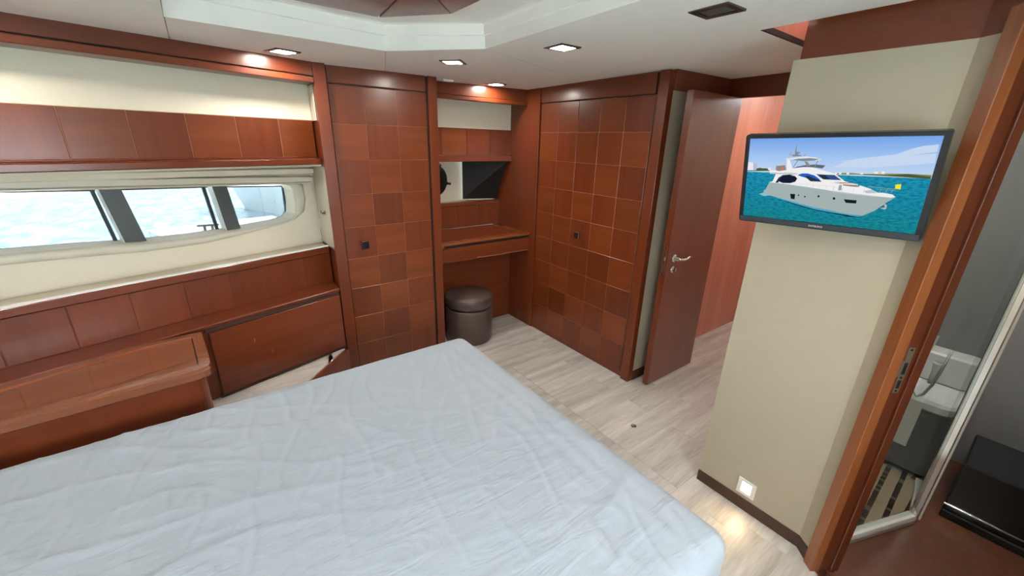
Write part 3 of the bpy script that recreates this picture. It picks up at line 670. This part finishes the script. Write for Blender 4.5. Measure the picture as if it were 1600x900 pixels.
# ------------------------------------------------------------------ passage and door
struct(box('wall_passage', (2.236, 1.505, 0.07), (2.86, 1.535, 1.897), 'wall_vinyl', bev=0))
struct(box('baseboard_passage', (2.2355, 1.497, 0.001), (2.83, 1.535, 0.07), 'plinth', bev=0.001))
struct(box('trim_4', (2.2355, 1.492, 1.897), (2.828, 1.535, 2.03), 'cherry_x', bev=0.002))
struct(box('trim_5', (2.828, 0.70, 1.897), (2.87, 1.535, 2.03), 'cherry_y', bev=0.002))
struct(box('trim_6', (2.828, 1.435, 0.001), (2.87, 1.535, 1.897), 'cherry_z', bev=0.002))
d1 = root('door_1', (2.81, 1.41, 0.0), 'open flat cherry cabin door swung back toward the cream wall, with chrome lever', 'door', kind='structure')
leaf = box('leaf', (2.262, 1.388, 0.008), (2.812, 1.428, 1.894), 'door_wood', d1, bev=0.003)
box('edge_band', (2.2605, 1.3885, 0.010), (2.2625, 1.4275, 1.892), 'cherry_z', d1, bev=0)
lp = box('lock_plate', (2.2585, 1.397, 0.815), (2.2610, 1.419, 1.010), 'chrome', d1)
box('latch_bolt', (2.250, 1.402, 0.915), (2.2590, 1.414, 0.940), 'chrome', lp)
for zz in (0.83, 0.995): lathe('screw', [(0.004, 0.0), (0.003, -0.0012)], (2.2585, 1.408, zz), 'dark_chrome', lp, axis='x', n=12)
for s, y in ((-1, 1.388), (1, 1.428)):
    h = root('lever_handle', (2.335, y, 0.925), None, None); h.parent = d1; h.location = ABS[h]-ABS[d1]
    bpy.data.objects.remove(h)
    rs = lathe('rose', [(0.026, 0), (0.026, s*0.006), (0.022, s*0.009), (0.012, s*0.010), (0.011, s*0.040)], (2.335, y, 0.925), 'chrome', d1, axis='y', n=28)
    tube('lever', [(2.335, y+s*0.036, 0.925), (2.350, y+s*0.045, 0.924), (2.378, y+s*0.048, 0.919), (2.405, y+s*0.048, 0.921), (2.432, y+s*0.046, 0.929), (2.452, y+s*0.044, 0.930)], 0.0085, 'chrome', rs, n=12)
    ks = lathe('key_rose', [(0.024, 0), (0.024, s*0.006), (0.019, s*0.009)], (2.335, y, 0.850), 'chrome', d1, axis='y', n=28)
    box('thumb_turn', (2.330, min(y+s*.008, y+s*.026), 0.840), (2.340, max(y+s*.008, y+s*.026), 0.866), 'chrome', ks)
# hall beyond
struct(box('wall_hall', (2.872, 1.612, 0.0), (5.2, 1.64, 2.25), 'hall_wood', bev=0))
struct(box('wall_hall_end', (5.10, 0.70, 0.0), (5.13, 1.612, 2.25), 'hall_wood', bev=0))
struct(box('wall_hall_side', (2.2, 0.655, 0.0), (5.10, 0.70, 2.02), 'cream', bev=0))
struct(box('ceiling_hall', (2.872, 0.70, 2.06), (5.10, 1.612, 2.08), 'suede', bev=0))
struct(box('wall_behind', (2.81, 1.536, 0.0), (2.8705, 3.34, 2.25), 'cherry_z', bev=0))
for x in (3.45, 4.4):
    t = root('hall_downlight', (x, 1.15, 2.06), 'square downlight in the passage ceiling, ' + ('nearest the open door' if x < 4 else 'at the far end'), 'ceiling light', 'hall downlights')
    holed('frame', [(x-.058, 1.092), (x+.058, 1.092), (x+.058, 1.208), (x-.058, 1.208)], [(x-.041, 1.109), (x+.041, 1.109), (x+.041, 1.191), (x-.041, 1.191)], 2.055, 2.0605, 'dark_chrome', t, axis='z')
    box('lens', (x-.0405, 1.1095, 2.0565), (x+.0405, 1.1905, 2.0600), 'hall_lens', t, bev=0)

# ------------------------------------------------------------------ television wall
K = Vector((1.762, 0.266, 0)); WDIR = Vector((-0.62, -0.785, 0)).normalized(); VDIR = Vector((-WDIR.y, WDIR.x, 0))   # VDIR points into the bathroom
if VDIR.x < 0: VDIR = -VDIR
S1 = K + WDIR*0.066
def pts(*v): return [(p.x, p.y) for p in v]
struct(prism('wall_right', pts(K, Vector((1.762, 0.718, 0)), Vector((2.2, 0.718, 0)), Vector((2.2, 0.655, 0)), Vector((1.83, 0.655, 0)), Vector((1.83, 0.24, 0)), S1+VDIR*0.07, S1), 0.0, 1.896, 'wall_vinyl'))
struct(prism('trim_7', pts(K+Vector((.004, 0, 0)), Vector((1.768, 0.700, 0)), Vector((1.85, 0.700, 0)), Vector((1.85, 0.24, 0)), S1+VDIR*0.07, S1+VDIR*.004), 1.8965, 2.26, 'cherry_y'))
struct(prism('baseboard_right', pts(Vector((1.757, 0.262, 0)), Vector((1.757, 0.720, 0)), Vector((1.7615, 0.720, 0)), Vector((1.7615, 0.266, 0))), 0.001, 0.062, 'plinth', bev=0.001))
struct(prism('baseboard_corner', pts(Vector((1.757, 0.262, 0)), K, S1, S1-VDIR*0.006), 0.001, 0.060, 'plinth'))
# bathroom door frame: casing, jamb, stops
J0 = S1; J1 = S1 + WDIR*0.046
bd = root('door_2', (J1.x, J1.y, 0), 'cherry wood bathroom door frame with chrome strike plate', 'door frame', kind='structure')
def ob(name, p, a0, a1, b0, b1, z0, z1, mat, par, bev=0.002):
    """box laid along the slanted bathroom wall: a along the wall, b into it"""
    q = [p+WDIR*a0+VDIR*b0, p+WDIR*a1+VDIR*b0, p+WDIR*a1+VDIR*b1, p+WDIR*a0+VDIR*b1]
    return prism(name, pts(*q), z0, z1, mat, par, bev=bev)
ob('casing', S1, 0.0, 0.046, -0.014, 0.02, 0.001, 1.95, 'casing_wood_lit', bd)
ob('jamb', S1, 0.006, 0.040, 0.02, 0.060, 0.001, 1.93, 'jamb_wood', bd, 0.001)
ob('stop', S1, 0.006, 0.050, 0.060, 0.078, 0.001, 1.93, 'jamb_wood', bd)
ob('stop', S1, 0.006, 0.043, 0.078, 0.098, 0.001, 1.93, 'jamb_wood', bd)
ob('casing', S1, 0.62, 0.67, -0.014, 0.098, 0.001, 1.95, 'casing_wood_lit', bd)
ob('head_casing', S1, 0.046, 0.62, -0.014, 0.098, 1.90, 1.95, 'cherry_x', bd)
sk = ob('strike_plate', S1, 0.0392, 0.0412, 0.030, 0.050, 0.845, 1.015, 'chrome', bd, 0)
ob('strike_lip', S1, 0.0392, 0.0415, 0.0205, 0.032, 0.905, 0.965, 'chrome', bd, 0)
ob('latch_slot', S1, 0.0400, 0.0418, 0.035, 0.045, 0.915, 0.958, 'black', sk, 0)
ob('bolt_slot', S1, 0.0400, 0.0418, 0.035, 0.045, 0.862, 0.892, 'black', sk, 0)
for zz in (0.853, 0.903, 1.005): ob('screw', S1, 0.0400, 0.0420, 0.037, 0.043, zz-.003, zz+.003, 'dark_chrome', sk, 0)
ob('threshold', S1, 0.040, 0.62, 0.0, 0.05, 0.001, 0.012, 'chrome', bd, 0.003)
struct(prism('wall_bath_corner', pts(S1+WDIR*0.67, S1+WDIR*0.67+VDIR*0.08, Vector((1.42, -0.74, 0)), Vector((1.02, -0.74, 0))), 0.0, 2.2, 'wall_vinyl'))
struct(prism('wall_bath_head', pts(S1, S1+WDIR*0.67, S1+WDIR*0.67+VDIR*0.07, S1+VDIR*0.07), 1.952, 2.2, 'cherry_x'))

# night light low on the wall
nlp = root('night_light', (1.762, 0.499, 0.125), 'small lit warm night light low on the television wall', 'night light')
holed('plate', [(0.460, 0.083), (0.537, 0.083), (0.537, 0.164), (0.460, 0.164)], [(0.478, 0.098), (0.519, 0.098), (0.519, 0.150), (0.478, 0.150)], 1.756, 1.7625, 'white_plastic', nlp, axis='x')
box('lens', (1.7592, 0.4785, 0.0985), (1.7615, 0.5185, 0.1495), 'night_lens', nlp, bev=0)
for yy in (0.490, 0.505): box('louvre', (1.7575, yy-.0012, 0.099), (1.7600, yy+.0012, 0.122), 'plinth', nlp, bev=0)
for zz in (0.112, 0.125, 0.138): box('louvre', (1.7575, 0.507, zz-.001), (1.7600, 0.519, zz+.0012), 'plinth', nlp, bev=0)
for o in nlp.children:
    o.location.z += 0.0
# ------------------------------------------------------------------ television
TVM = None
def tv_axes(yaw, tilt, roll):
    n = Vector((-1, 0, 0)); r = Vector((0, -1, 0)); u = Vector((0, 0, 1))
    Rz = Matrix.Rotation(yaw, 3, 'Z'); n = Rz @ n; r = Rz @ r
    n, u = n*math.cos(tilt)-u*math.sin(tilt), u*math.cos(tilt)+n*math.sin(tilt)
    r, u = r*math.cos(roll)+u*math.sin(roll), u*math.cos(roll)-r*math.sin(roll)
    return n, r, u
tn, tr, tu = tv_axes(0.0687, 0.2218, 0.0277)
tv = root('television', (1.67, 0.4946, 1.4943), 'flat screen television showing a white yacht on turquoise water, tilted down from the wall', 'television')
tv.matrix_world = Matrix(((tr.x, tu.x, tn.x, 1.67), (tr.y, tu.y, tn.y, 0.4946), (tr.z, tu.z, tn.z, 1.4943), (0, 0, 0, 1)))
ABS[tv] = Vector((0, 0, 0))            # local: x right, y up, z toward the viewer
W2, H2 = 0.263, 0.1616
holed('bezel', rrect(-W2, W2, -H2, H2, 0.008), [(-0.2495, -0.1400), (0.2470, -0.1400), (0.2470, 0.1480), (-0.2495, 0.1480)], -0.024, 0.0, 'black_gloss', tv, axis='z')
holed('lower_bezel', [(-0.258, -0.1585), (0.258, -0.1585), (0.258, -0.1405), (-0.258, -0.1405)], [(-0.001, -0.1500), (0.001, -0.1500), (0.001, -0.1498), (-0.001, -0.1498)], -0.002, 0.0008, 'bezel_grey', tv, axis='z')
mesh('back_shell', [(-0.255, -0.155, -0.022), (0.255, -0.155, -0.022), (0.255, 0.155, -0.022), (-0.255, 0.155, -0.022), (-0.19, -0.11, -0.05), (0.19, -0.11, -0.05), (0.19, 0.11, -0.05), (-0.19, 0.11, -0.05)],
     [[0, 1, 2, 3], [4, 5, 6, 7], [0, 1, 5, 4], [1, 2, 6, 5], [2, 3, 7, 6], [3, 0, 4, 7]], 'black', tv)
box('wall_mount', (-0.04, -0.05, -0.072), (0.04, 0.05, -0.048), 'black', tv)
EM = 0.74
PCOL = dict(cloud=(.55, .66, .85), land=(.22, .25, .10), landdark=(.07, .10, .035), building=(.80, .80, .82), buildingpink=(.70, .50, .42), buildinggrey=(.42, .50, .60), hull=(.36, .43, .43), waterline=(.05, .42, .70),
    hullshadow=(.015, .03, .035), deck=(.84, .84, .84), deckshade=(.50, .52, .56), roof=(.72, .74, .76), roofshade=(.20, .26, .28), windscreen=(.10, .14, .16), interior=(.28, .24, .22), dinghyred=(.75, .16, .08), dome=(.40, .44, .48),
    mast=(.22, .25, .30), glass=(.008, .012, .03), glassdark=(.02, .03, .05), glassblue=(.02, .10, .55), glassblue2=(.03, .08, .24), sunpad=(.55, .20, .09), deckgrey=(.35, .33, .34), port=(.008, .012, .014), anchor=(.50, .47, .40),
    flag=(.90, .78, .03), flagblue=(.06, .15, .45), rail=(.30, .36, .40), railg=(.62, .62, .62), wake=(.25, .52, .55))
for k, c in PCOL.items(): emit('screen_'+k, c, EM)
def screen_grad(name, stops, axis, lo, hi, noise_amt=0.0, dark=None):
    m, t, b = nt(name); t.nodes.remove(b)
    tc = N(t, 'ShaderNodeTexCoord'); sp = N(t, 'ShaderNodeSeparateXYZ'); t.links.new(tc.outputs['Object'], sp.inputs[0])
    mr = N(t, 'ShaderNodeMapRange'); mr.inputs['From Min'].default_value = lo; mr.inputs['From Max'].default_value = hi
    t.links.new(sp.outputs[axis], mr.inputs['Value'])
    cr = N(t, 'ShaderNodeValToRGB')
    while len(cr.color_ramp.elements) < len(stops): cr.color_ramp.elements.new(0.5)
    for e, (p, c) in zip(cr.color_ramp.elements, stops): e.position = p; e.color = (*c, 1)
    t.links.new(mr.outputs[0], cr.inputs['Fac']); out = cr.outputs['Color']
    if noise_amt:
        mp = N(t, 'ShaderNodeMapping'); mp.inputs['Scale'].default_value = (1, 2.6, 1); t.links.new(tc.outputs['Object'], mp.inputs['Vector'])
        nz = N(t, 'ShaderNodeTexNoise'); nz.inputs['Scale'].default_value = 75; nz.inputs['Detail'].default_value = 6; t.links.new(mp.outputs[0], nz.inputs['Vector'])
        rp = N(t, 'ShaderNodeMapRange'); rp.inputs['From Min'].default_value = 0.4; rp.inputs['From Max'].default_value = 0.65; rp.inputs['To Max'].default_value = noise_amt
        t.links.new(nz.outputs['Fac'], rp.inputs['Value'])
        mx = N(t, 'ShaderNodeMix', data_type='RGBA'); mx.inputs['B'].default_value = (*dark, 1)
        t.links.new(rp.outputs[0], mx.inputs['Factor']); t.links.new(out, mx.inputs['A']); out = mx.outputs['Result']
    e = N(t, 'ShaderNodeEmission'); e.inputs[1].default_value = EM; t.links.new(out, e.inputs[0])
    t.links.new(e.outputs[0], t.nodes['Material Output'].inputs['Surface'])
# the picture on the screen: gradients belong to the displayed photograph
screen_grad('screen_sky', [(0.0, (.55, .66, .83)), (0.45, (.36, .55, .87)), (1.0, (.17, .36, .78))], 'Y', -0.06, 0.06)
screen_grad('screen_sea', [(0.0, (.01, .26, .26)), (0.45, (.01, .27, .37)), (1.0, (.015, .31, .47))], 'Y', -0.085, 0.085, 0.75, (.005, .10, .22))
scr = box('screen', (-0.2497, -0.1402, -0.006), (0.2472, 0.1482, -0.0036), 'black', tv, bev=0)
HZ = 0.0292
prism('picture_sky', [(-0.2495, HZ), (0.2470, HZ), (0.2470, 0.1480), (-0.2495, 0.1480)], -0.0036, -0.0034, 'screen_sky', scr)
prism('picture_sea', [(-0.2495, -0.1400), (0.2470, -0.1400), (0.2470, HZ), (-0.2495, HZ)], -0.0036, -0.0034, 'screen_sea', scr)
groups = {}
zz = -0.0033
for nm, poly in PIC:
    if nm in ('namepos', 'horizon'): continue
    zz += 0.00002
    gname = {'cloud': 'cloud', 'land': 'shoreline', 'landdark': 'shoreline', 'wake': 'wake'}.get(nm, 'building')
    if nm in ('cloud', 'land', 'landdark', 'building', 'buildingpink', 'buildinggrey', 'wake'): groups[(gname, zz)] = [(nm, poly, zz)]; continue
    groups.setdefault(('picture_boat', 0) if nm not in ('cloud', 'land', 'landdark', 'building', 'buildingpink', 'buildinggrey', 'wake') else None, []).append((nm, poly, zz))
for (gname, _), items in groups.items():
    mats = []; bm = bmesh.new()
    for nm, poly, z in items:
        if 'screen_'+nm not in mats: mats.append('screen_'+nm)
        vv = [bm.verts.new((max(-.2494, min(.2469, a*1e-4)), max(-.1399, min(.1479, b*1e-4)), z)) for a, b in poly]
        es = [bm.edges.new((vv[i], vv[(i+1) % len(vv)])) for i in range(len(vv))]
        res = bmesh.ops.triangle_fill(bm, use_beauty=True, use_dissolve=False, edges=es)
        for gm in res['geom']:
            if isinstance(gm, bmesh.types.BMFace): gm.material_index = mats.index('screen_'+nm)
    o = bpy.data.objects.new(gname, me_from_bm(bm, gname, mats)); place(o, (0, 0, 0), scr); o.location = -ABS[scr]
def text(name, s, size, pos, mat, par, ext=0.0002):
    cu = bpy.data.curves.new(name, 'FONT'); cu.body = s; cu.size = size; cu.extrude = ext; cu.align_x = 'CENTER'; cu.align_y = 'CENTER'; cu.space_character = 1.05
    tmp = bpy.data.objects.new(name, cu); COL.objects.link(tmp)
    dg = bpy.context.evaluated_depsgraph_get(); me = bpy.data.meshes.new_from_object(tmp.evaluated_get(dg))
    bpy.data.objects.remove(tmp)
    me.materials.clear(); me.materials.append(MATS[mat])
    o = bpy.data.objects.new(name, me); return place(o, pos, par)
plain('logo_white', (0.85, 0.86, 0.88), 0.4)
text('logo', 'SAMSUNG', 0.0088, (-0.007, -0.1508, 0.001), 'logo_white', tv)
text('boat_name', 'JUST MORE', 0.0042, (-0.114, 0.0309, -0.0015), 'screen_mast', scr, 0.00002)
for o in tv.children:
    if o.name.startswith('wall_mount'): pass
tm = root('television_bracket', (1.762, 0.49, 1.47), 'black wall bracket behind the television', 'bracket')
box('plate', (1.752, 0.43, 1.40), (1.7615, 0.55, 1.54), 'black', tm)
box('arm', (1.7475, 0.46, 1.43), (1.752, 0.52, 1.50), 'black', tm)

# ------------------------------------------------------------------ bathroom beyond the slanted frame
struct(prism('floor_bath', pts(S1+VDIR*0.03+WDIR*0.03, S1+VDIR*0.03+WDIR*0.64, Vector((1.40, -0.74, 0)), Vector((3.1, -0.74, 0)), Vector((3.1, 0.02, 0)), Vector((1.98, 0.155, 0)), Vector((1.84, 0.22, 0))), 0.0008, 0.007, 'bath_floor'))
struct(box('wall_bath_back', (3.05, -0.78, 0.0), (3.1, 0.655, 2.2), 'shower_grey', bev=0))
struct(box('wall_bath_side', (1.30, -0.78, 0.0), (3.05, -0.74, 2.2), 'wall_vinyl', bev=0))
struct(box('ceiling_bath', (1.80, -0.74, 2.02), (3.05, 0.655, 2.04), 'suede', bev=0))
struct(box('wall_shower', (1.831, 0.63, 0.0), (3.05, 0.655, 2.02), 'shower_grey', bev=0))
struct(box('wall_shower_side', (1.831, 0.242, 0.0), (1.85, 0.63, 2.02), 'shower_grey', bev=0))
for x, y, l in ((2.45, -0.25, 'square downlight in the bathroom ceiling over the brown floor'), (2.30, 0.36, 'added unseen downlight in the ceiling over the shower')):  # the one over the shower is unseen, added to brighten it
    bt = root('bath_downlight', (x, y, 2.02), l, 'ceiling light')
    holed('frame', [(x-.06, y-.06), (x+.06, y-.06), (x+.06, y+.06), (x-.06, y+.06)], [(x-.04, y-.04), (x+.04, y-.04), (x+.04, y+.04), (x-.04, y+.04)], 2.014, 2.0195, 'dark_chrome', bt, axis='z')
    box('lens', (x-.0395, y-.0395, 2.016), (x+.0395, y+.0395, 2.0190), 'bath_lens', bt, bev=0)
T0, T1 = Vector((1.930, 0.162, 0)), Vector((2.330, 0.010, 0)); TD = (T1-T0).normalized(); TN = Vector((-TD.y, TD.x, 0))
tray2 = root('shower_tray', (2.3, 0.35, 0.0), 'beige shower floor with two dark mosaic strips behind the glass', 'shower tray')
prism('base', pts(T0+TN*.022, Vector((2.342, 0.036, 0)), Vector((2.64, 0.036, 0)), Vector((2.64, 0.63, 0)), Vector((1.851, 0.63, 0)), Vector((1.851, 0.20, 0))), 0.008, 0.030, 'shower_beige', tray2)
for s0, off in ((0.10, 0.0), (0.10, -0.062)):
    rr = random.Random(int(off*-1000)+2)
    p0 = Vector((2.04, 0.135+off, 0)); 
    for i in range(40):
        x = 2.00 + i*0.0205; y = 0.135 + off + (x-2.04)*0.035
        if x < 2.33 and y < 0.162-(x-1.93)*0.38+0.02: continue
        if x > 2.66: break
        box('mosaic_chip', (x, round(y-.010, 3), 0.0300), (round(x+.019, 4), round(y+.010, 3), 0.0312), ('mosaic_dark', 'mosaic_mid', 'mosaic_dark')[rr.randrange(3)], tray2, bev=0)
sh_ = root('shower_screen', (T1.x, T1.y, 0.0), 'clear glass shower screen with chrome corner post and white track', 'shower screen')
def along(name, a, b, w0, w1, z0, z1, mat, par, bev=0.0015):
    d = (b-a).normalized(); nn = Vector((-d.y, d.x, 0))
    return prism(name, pts(a+nn*w0, b+nn*w0, b+nn*w1, a+nn*w1), z0, z1, mat, par, bev=bev)
along('track', T0, T1, -0.016, 0.016, 0.0305, 0.050, 'white_plastic', sh_)
along('track_base', T0, T1, -0.020, 0.020, 0.0078, 0.0300, 'alu', sh_)
along('pane', T0, T1, -0.003, 0.003, 0.050, 1.90, 'shower_glass', sh_, 0)
T2 = T1 + Vector((0.31, 0.03, 0))
box('corner_post', (T1.x, T1.y-0.022, 0.008), (T1.x+0.030, T1.y+0.012, 1.92), 'chrome', sh_, bev=0.004)
along('pane', T1+Vector((0.03, 0, 0)), T2, -0.003, 0.003, 0.050, 1.90, 'shower_glass', sh_, 0)
along('track', T1+Vector((0.03, 0, 0)), T2, -0.012, 0.012, 0.0305, 0.050, 'white_plastic', sh_)
box('post_trim', (T1.x+0.035, T1.y-0.030, 0.008), (T1.x+0.050, T1.y-0.012, 1.92), 'white_plastic', sh_, bev=0.003)
# moulded seat with hose
se = root('bath_bench', (2.84, 0.3, 0.03), 'white moulded bench with grey front at the back of the shower', 'bench')
prism('front', rrect(2.70, 3.04, 0.015, 0.625, 0.05), 0.031, 0.40, 'shower_grey', se)
prism('top', rrect(2.655, 3.045, 0.013, 0.628, 0.07), 0.400, 0.455, 'gelcoat', se, bev=0.012)
prism('back_rest', rrect(2.92, 3.045, 0.013, 0.628, 0.04), 0.455, 0.62, 'gelcoat', se, bev=0.01)
tw = root('reflection_standin', (2.65, 0.158, 0.456), 'added white slab standing in for a pale reflection in the shower glass', 'reflection')  # added white slab in place of a reflection on the shower glass
prism('reflection_slab', [(2.641, 0.186), (2.650, 0.186), (2.652, 0.44), (2.660, 0.457), (2.73, 0.457), (2.73, 0.463), (2.656, 0.464), (2.644, 0.446)], 0.131, 0.187, 'white_plastic', tw, axis='y')
hs = root('shower_hose', (2.62, 0.17, 0.5), 'curved chrome shower hose with white hand shower hanging in the shower', 'hand shower')
tube('hose', [(2.62, 0.175, 0.80), (2.62, 0.190, 0.66), (2.62, 0.195, 0.56), (2.62, 0.185, 0.50), (2.62, 0.165, 0.478), (2.62, 0.145, 0.50), (2.62, 0.13, 0.56), (2.62, 0.122, 0.64), (2.62, 0.115, 0.75)], 0.006, 'alu', hs, n=10)
lathe('hand_shower', [(0.010, 0.0), (0.011, 0.06), (0.016, 0.10), (0.018, 0.11)], (2.62, 0.140, 0.565), 'white_plastic', hs, n=20)
bn = root('black_bin', (2.66, -0.14, 0.008), 'low black box with chrome edge on the bathroom floor', 'bin')
box('body', (2.50, -0.40, 0.0085), (2.85, -0.065, 0.30), 'black_gloss', bn, bev=0.006)
box('chrome_edge', (2.494, -0.40, 0.070), (2.501, -0.062, 0.078), 'chrome', bn)
box('foot_plate', (2.485, -0.40, 0.0085), (2.501, -0.064, 0.045), 'black', bn, bev=0.003)

# ------------------------------------------------------------------ bed
bed = root('bed', (-0.02, 1.02, 0.0), 'large bed with a wrinkled pale blue-grey fitted sheet', 'bed')
box('base', (-1.10, 0.32, 0.001), (0.955, 1.725, 0.285), 'cherry_x', bed)
BX0, BX1, BY0, BY1, BZ = -1.12, 1.004, 0.275, 1.772, 0.600
R = 0.055
def sheet_h(x, y):
    p = Vector((x, y, 0)); h = 0.0
    h += 0.0050*noise.noise(p*1.7 + Vector((3, 1, 0)))
    def crease(q, w, amp, sx, sy, ang):
        c, s = math.cos(ang), math.sin(ang); v = Vector(((q.x*c+q.y*s)*sx, (-q.x*s+q.y*c)*sy, w))
        v += 0.35*Vector((noise.noise(v*0.8+Vector((9, 2, 1))), noise.noise(v*0.8+Vector((1, 7, 4))), 0))
        a = 1-abs(noise.noise(v))*2.0
        return amp*max(0.0, a)**6
    m1 = 0.5+0.5*noise.noise(p*1.3+Vector((11, 4, 2)))
    m2 = 0.5+0.5*noise.noise(p*1.1+Vector((2, 14, 6)))
    h += crease(p, 1.0, 0.0040, 1.5, 4.6, 0.45)*m1*1.4
    h += crease(p, 5.0, 0.0055, 1.9, 6.5, -0.35)*m2*1.2
    h += crease(p, 9.0, 0.0058, 2.8, 8.5, 1.2)*m1*m2*2.0
    h += crease(p, 13.0, 0.0040, 5.0, 11.0, 0.1)*m2
    # tension folds running along the foot edge
    e = BX1-x
    if 0 < e < 0.35: h += 0.0022*math.sin((e + 0.03*noise.noise(p*2.0))*2*math.pi/0.062)*math.exp(-((e-0.12)/0.09)**2)*(0.5+0.5*noise.noise(Vector((0, y*2.0, 5))))
    return h
def axis_samples(a, b, n, side):
    core = [a + (b-a)*i/n for i in range(n+1)]
    ext = [0.012, 0.024, 0.036, 0.048, 0.060, 0.072, 0.086, 0.11, 0.16, 0.22, 0.28, 0.335]
    return [(a, e) for e in reversed(ext)] + [(c, 0.0) for c in core] + [(b, -e) for e in ext], len(ext)
sx, ne = axis_samples(BX0+R, BX1-R, 250, 0); sy, _ = axis_samples(BY0+R, BY1-R, 180, 0)
vs, fs = [], []
nx, ny = len(sx), len(sy)
for i, (cx, ex) in enumerate(sx):
    for j, (cy, ey) in enumerate(sy):
        ox, oy = -ex, -ey                       # ext entries on the low side are +e -> outward is negative
        if i < ne: ox = -abs(ex)
        elif i >= nx-ne: ox = abs(ex)
        if j < ne: oy = -abs(ey)
        elif j >= ny-ne: oy = abs(ey)
        e = max(abs(ox), abs(oy)); 
        l = math.hypot(ox, oy)
        if e == 0: vs.append((cx, cy, BZ + sheet_h(cx, cy))); continue
        dx, dy = ox/l, oy/l
        q = math.pi/2*R
        if e < q: out, down = R*math.sin(e/R), R*(1-math.cos(e/R))
        else: out, down = R, R+(e-q)
        fold = 0.004*noise.noise(Vector(((cx+dx*.03)*9, (cy+dy*.03)*9, 3)))*min(1, down/0.08)
        if l > e*1.02: fold += 0.004*math.sin(math.atan2(dy, dx)*22)*min(1, down/0.1)*min(1, (l/e-1)*4)
        tuck = -0.03*max(0, (down-0.2)/0.13)**2
        o_ = out+fold+tuck
        k = math.exp(-e/0.03)
        vs.append((cx+dx*o_, cy+dy*o_, BZ - down + sheet_h(cx, cy)*k))
for i in range(nx-1):
    for j in range(ny-1): fs.append([i*ny+j, (i+1)*ny+j, (i+1)*ny+j+1, i*ny+j+1])
mesh('fitted_sheet', vs, fs, 'sheet', bed, smooth=True)

# coat hook on the window side of the wardrobe
hk = root('coat_hook', (0.5745, 2.702, 1.16), 'small double chrome hook beside the hull window', 'hook')
box('plate', (0.5715, 2.696, 1.150), (0.5744, 2.708, 1.172), 'dark_chrome', hk)
for s in (-1, 1): tube('prong', [(0.571, 2.702+s*.003, 1.158), (0.560, 2.702+s*.012, 1.153), (0.556, 2.702+s*.022, 1.158), (0.558, 2.702+s*.028, 1.168)], 0.0025, 'dark_chrome', hk, n=8)

# ------------------------------------------------------------------ room behind the camera (head wall, far side with a window added for light)
struct(box('wall_head', (-1.46, -0.80, 0.0), (-1.36, 2.7, 2.26), 'cream', bev=0))
struct(holed('wall_back', [(-1.46, 0.0), (1.45, 0.0), (1.45, 2.26), (-1.46, 2.26)], [(-1.2, 0.95), (1.0, 0.95), (1.0, 1.50), (-1.2, 1.50)], -0.84, -0.75, 'cream'))
w2_ = root('added_window_2', (-0.1, -0.8, 0.98), 'added unseen window on the opposite side, lighting the cabin', 'window', kind='structure')  # unseen window, added to light the room evenly
prism('pane', [(-1.2, 0.95), (1.0, 0.95), (1.0, 1.50), (-1.2, 1.50)], -0.815, -0.81, 'clear_glass', w2_, axis='y')
for x in (-0.5, 0.3): box('mullion', (x-.03, -0.83, 0.95), (x+.03, -0.77, 1.50), 'mullion', w2_)

# ------------------------------------------------------------------ outside
wm = mesh('sea', [(-120, -120, -0.7), (120, -120, -0.7), (120, 120, -0.7), (-120, 120, -0.7)], [[0, 1, 2, 3]], 'sea_water', pos=(0, 0, -0.7)); tag(wm, 'bright rippled sea outside the hull window', 'sea', kind='stuff')
dockp = [hull(0.55, 5.3), hull(2.6, 5.3), hull(2.6, 6.9), hull(0.55, 6.9)]
dq = prism('dock', pts(*dockp), -0.25, 0.0, 'concrete'); tag(dq, 'pale concrete finger dock outside the hull window', 'dock')
c0 = hull(1.18, 6.02)
cl = root('dock_cleat', (c0.x, c0.y, 0.0), 'grey metal mooring cleat on the pale dock seen through the window', 'cleat', rot=(0, 0, TH-0.35)); ABS[cl] = Vector((0, 0, 0))
box('horn', (-0.16, -0.02, 0.10), (0.16, 0.02, 0.135), 'mullion', cl, bev=0.01)
for s in (-1, 1): box('leg', (s*.055-.02, -0.02, 0.012), (s*.055+.02, 0.02, 0.105), 'mullion', cl, bev=0.006)
box('foot', (-0.10, -0.04, 0.0), (0.10, 0.04, 0.014), 'mullion', cl, bev=0.003)
b0 = hull(6.0, 10.5)
bo = root('moored_boat', (b0.x, b0.y, -0.7), 'white moored boat seen through the right pane of the hull window', 'boat', rot=(0, 0, TH+0.1)); ABS[bo] = Vector((0, 0, 0))
mesh('hull', [(-1.4, 0, 0), (4, 0, 0), (4, 2.5, 0), (-1.4, 2.5, 0), (-1.9, -0.25, 1.7), (4, -0.25, 1.7), (4, 2.8, 1.7), (-1.9, 2.8, 1.7)], [[0, 1, 5, 4], [1, 2, 6, 5], [2, 3, 7, 6], [3, 0, 4, 7], [4, 5, 6, 7], [3, 2, 1, 0]], 'gelcoat', bo)
box('rub_rail', (-1.9, -0.30, 1.28), (4.0, -0.19, 1.34), 'alu', bo)
box('cabin', (-1.0, 0.4, 1.7), (3.6, 2.4, 2.9), 'gelcoat', bo, bev=0.1, seg=3)
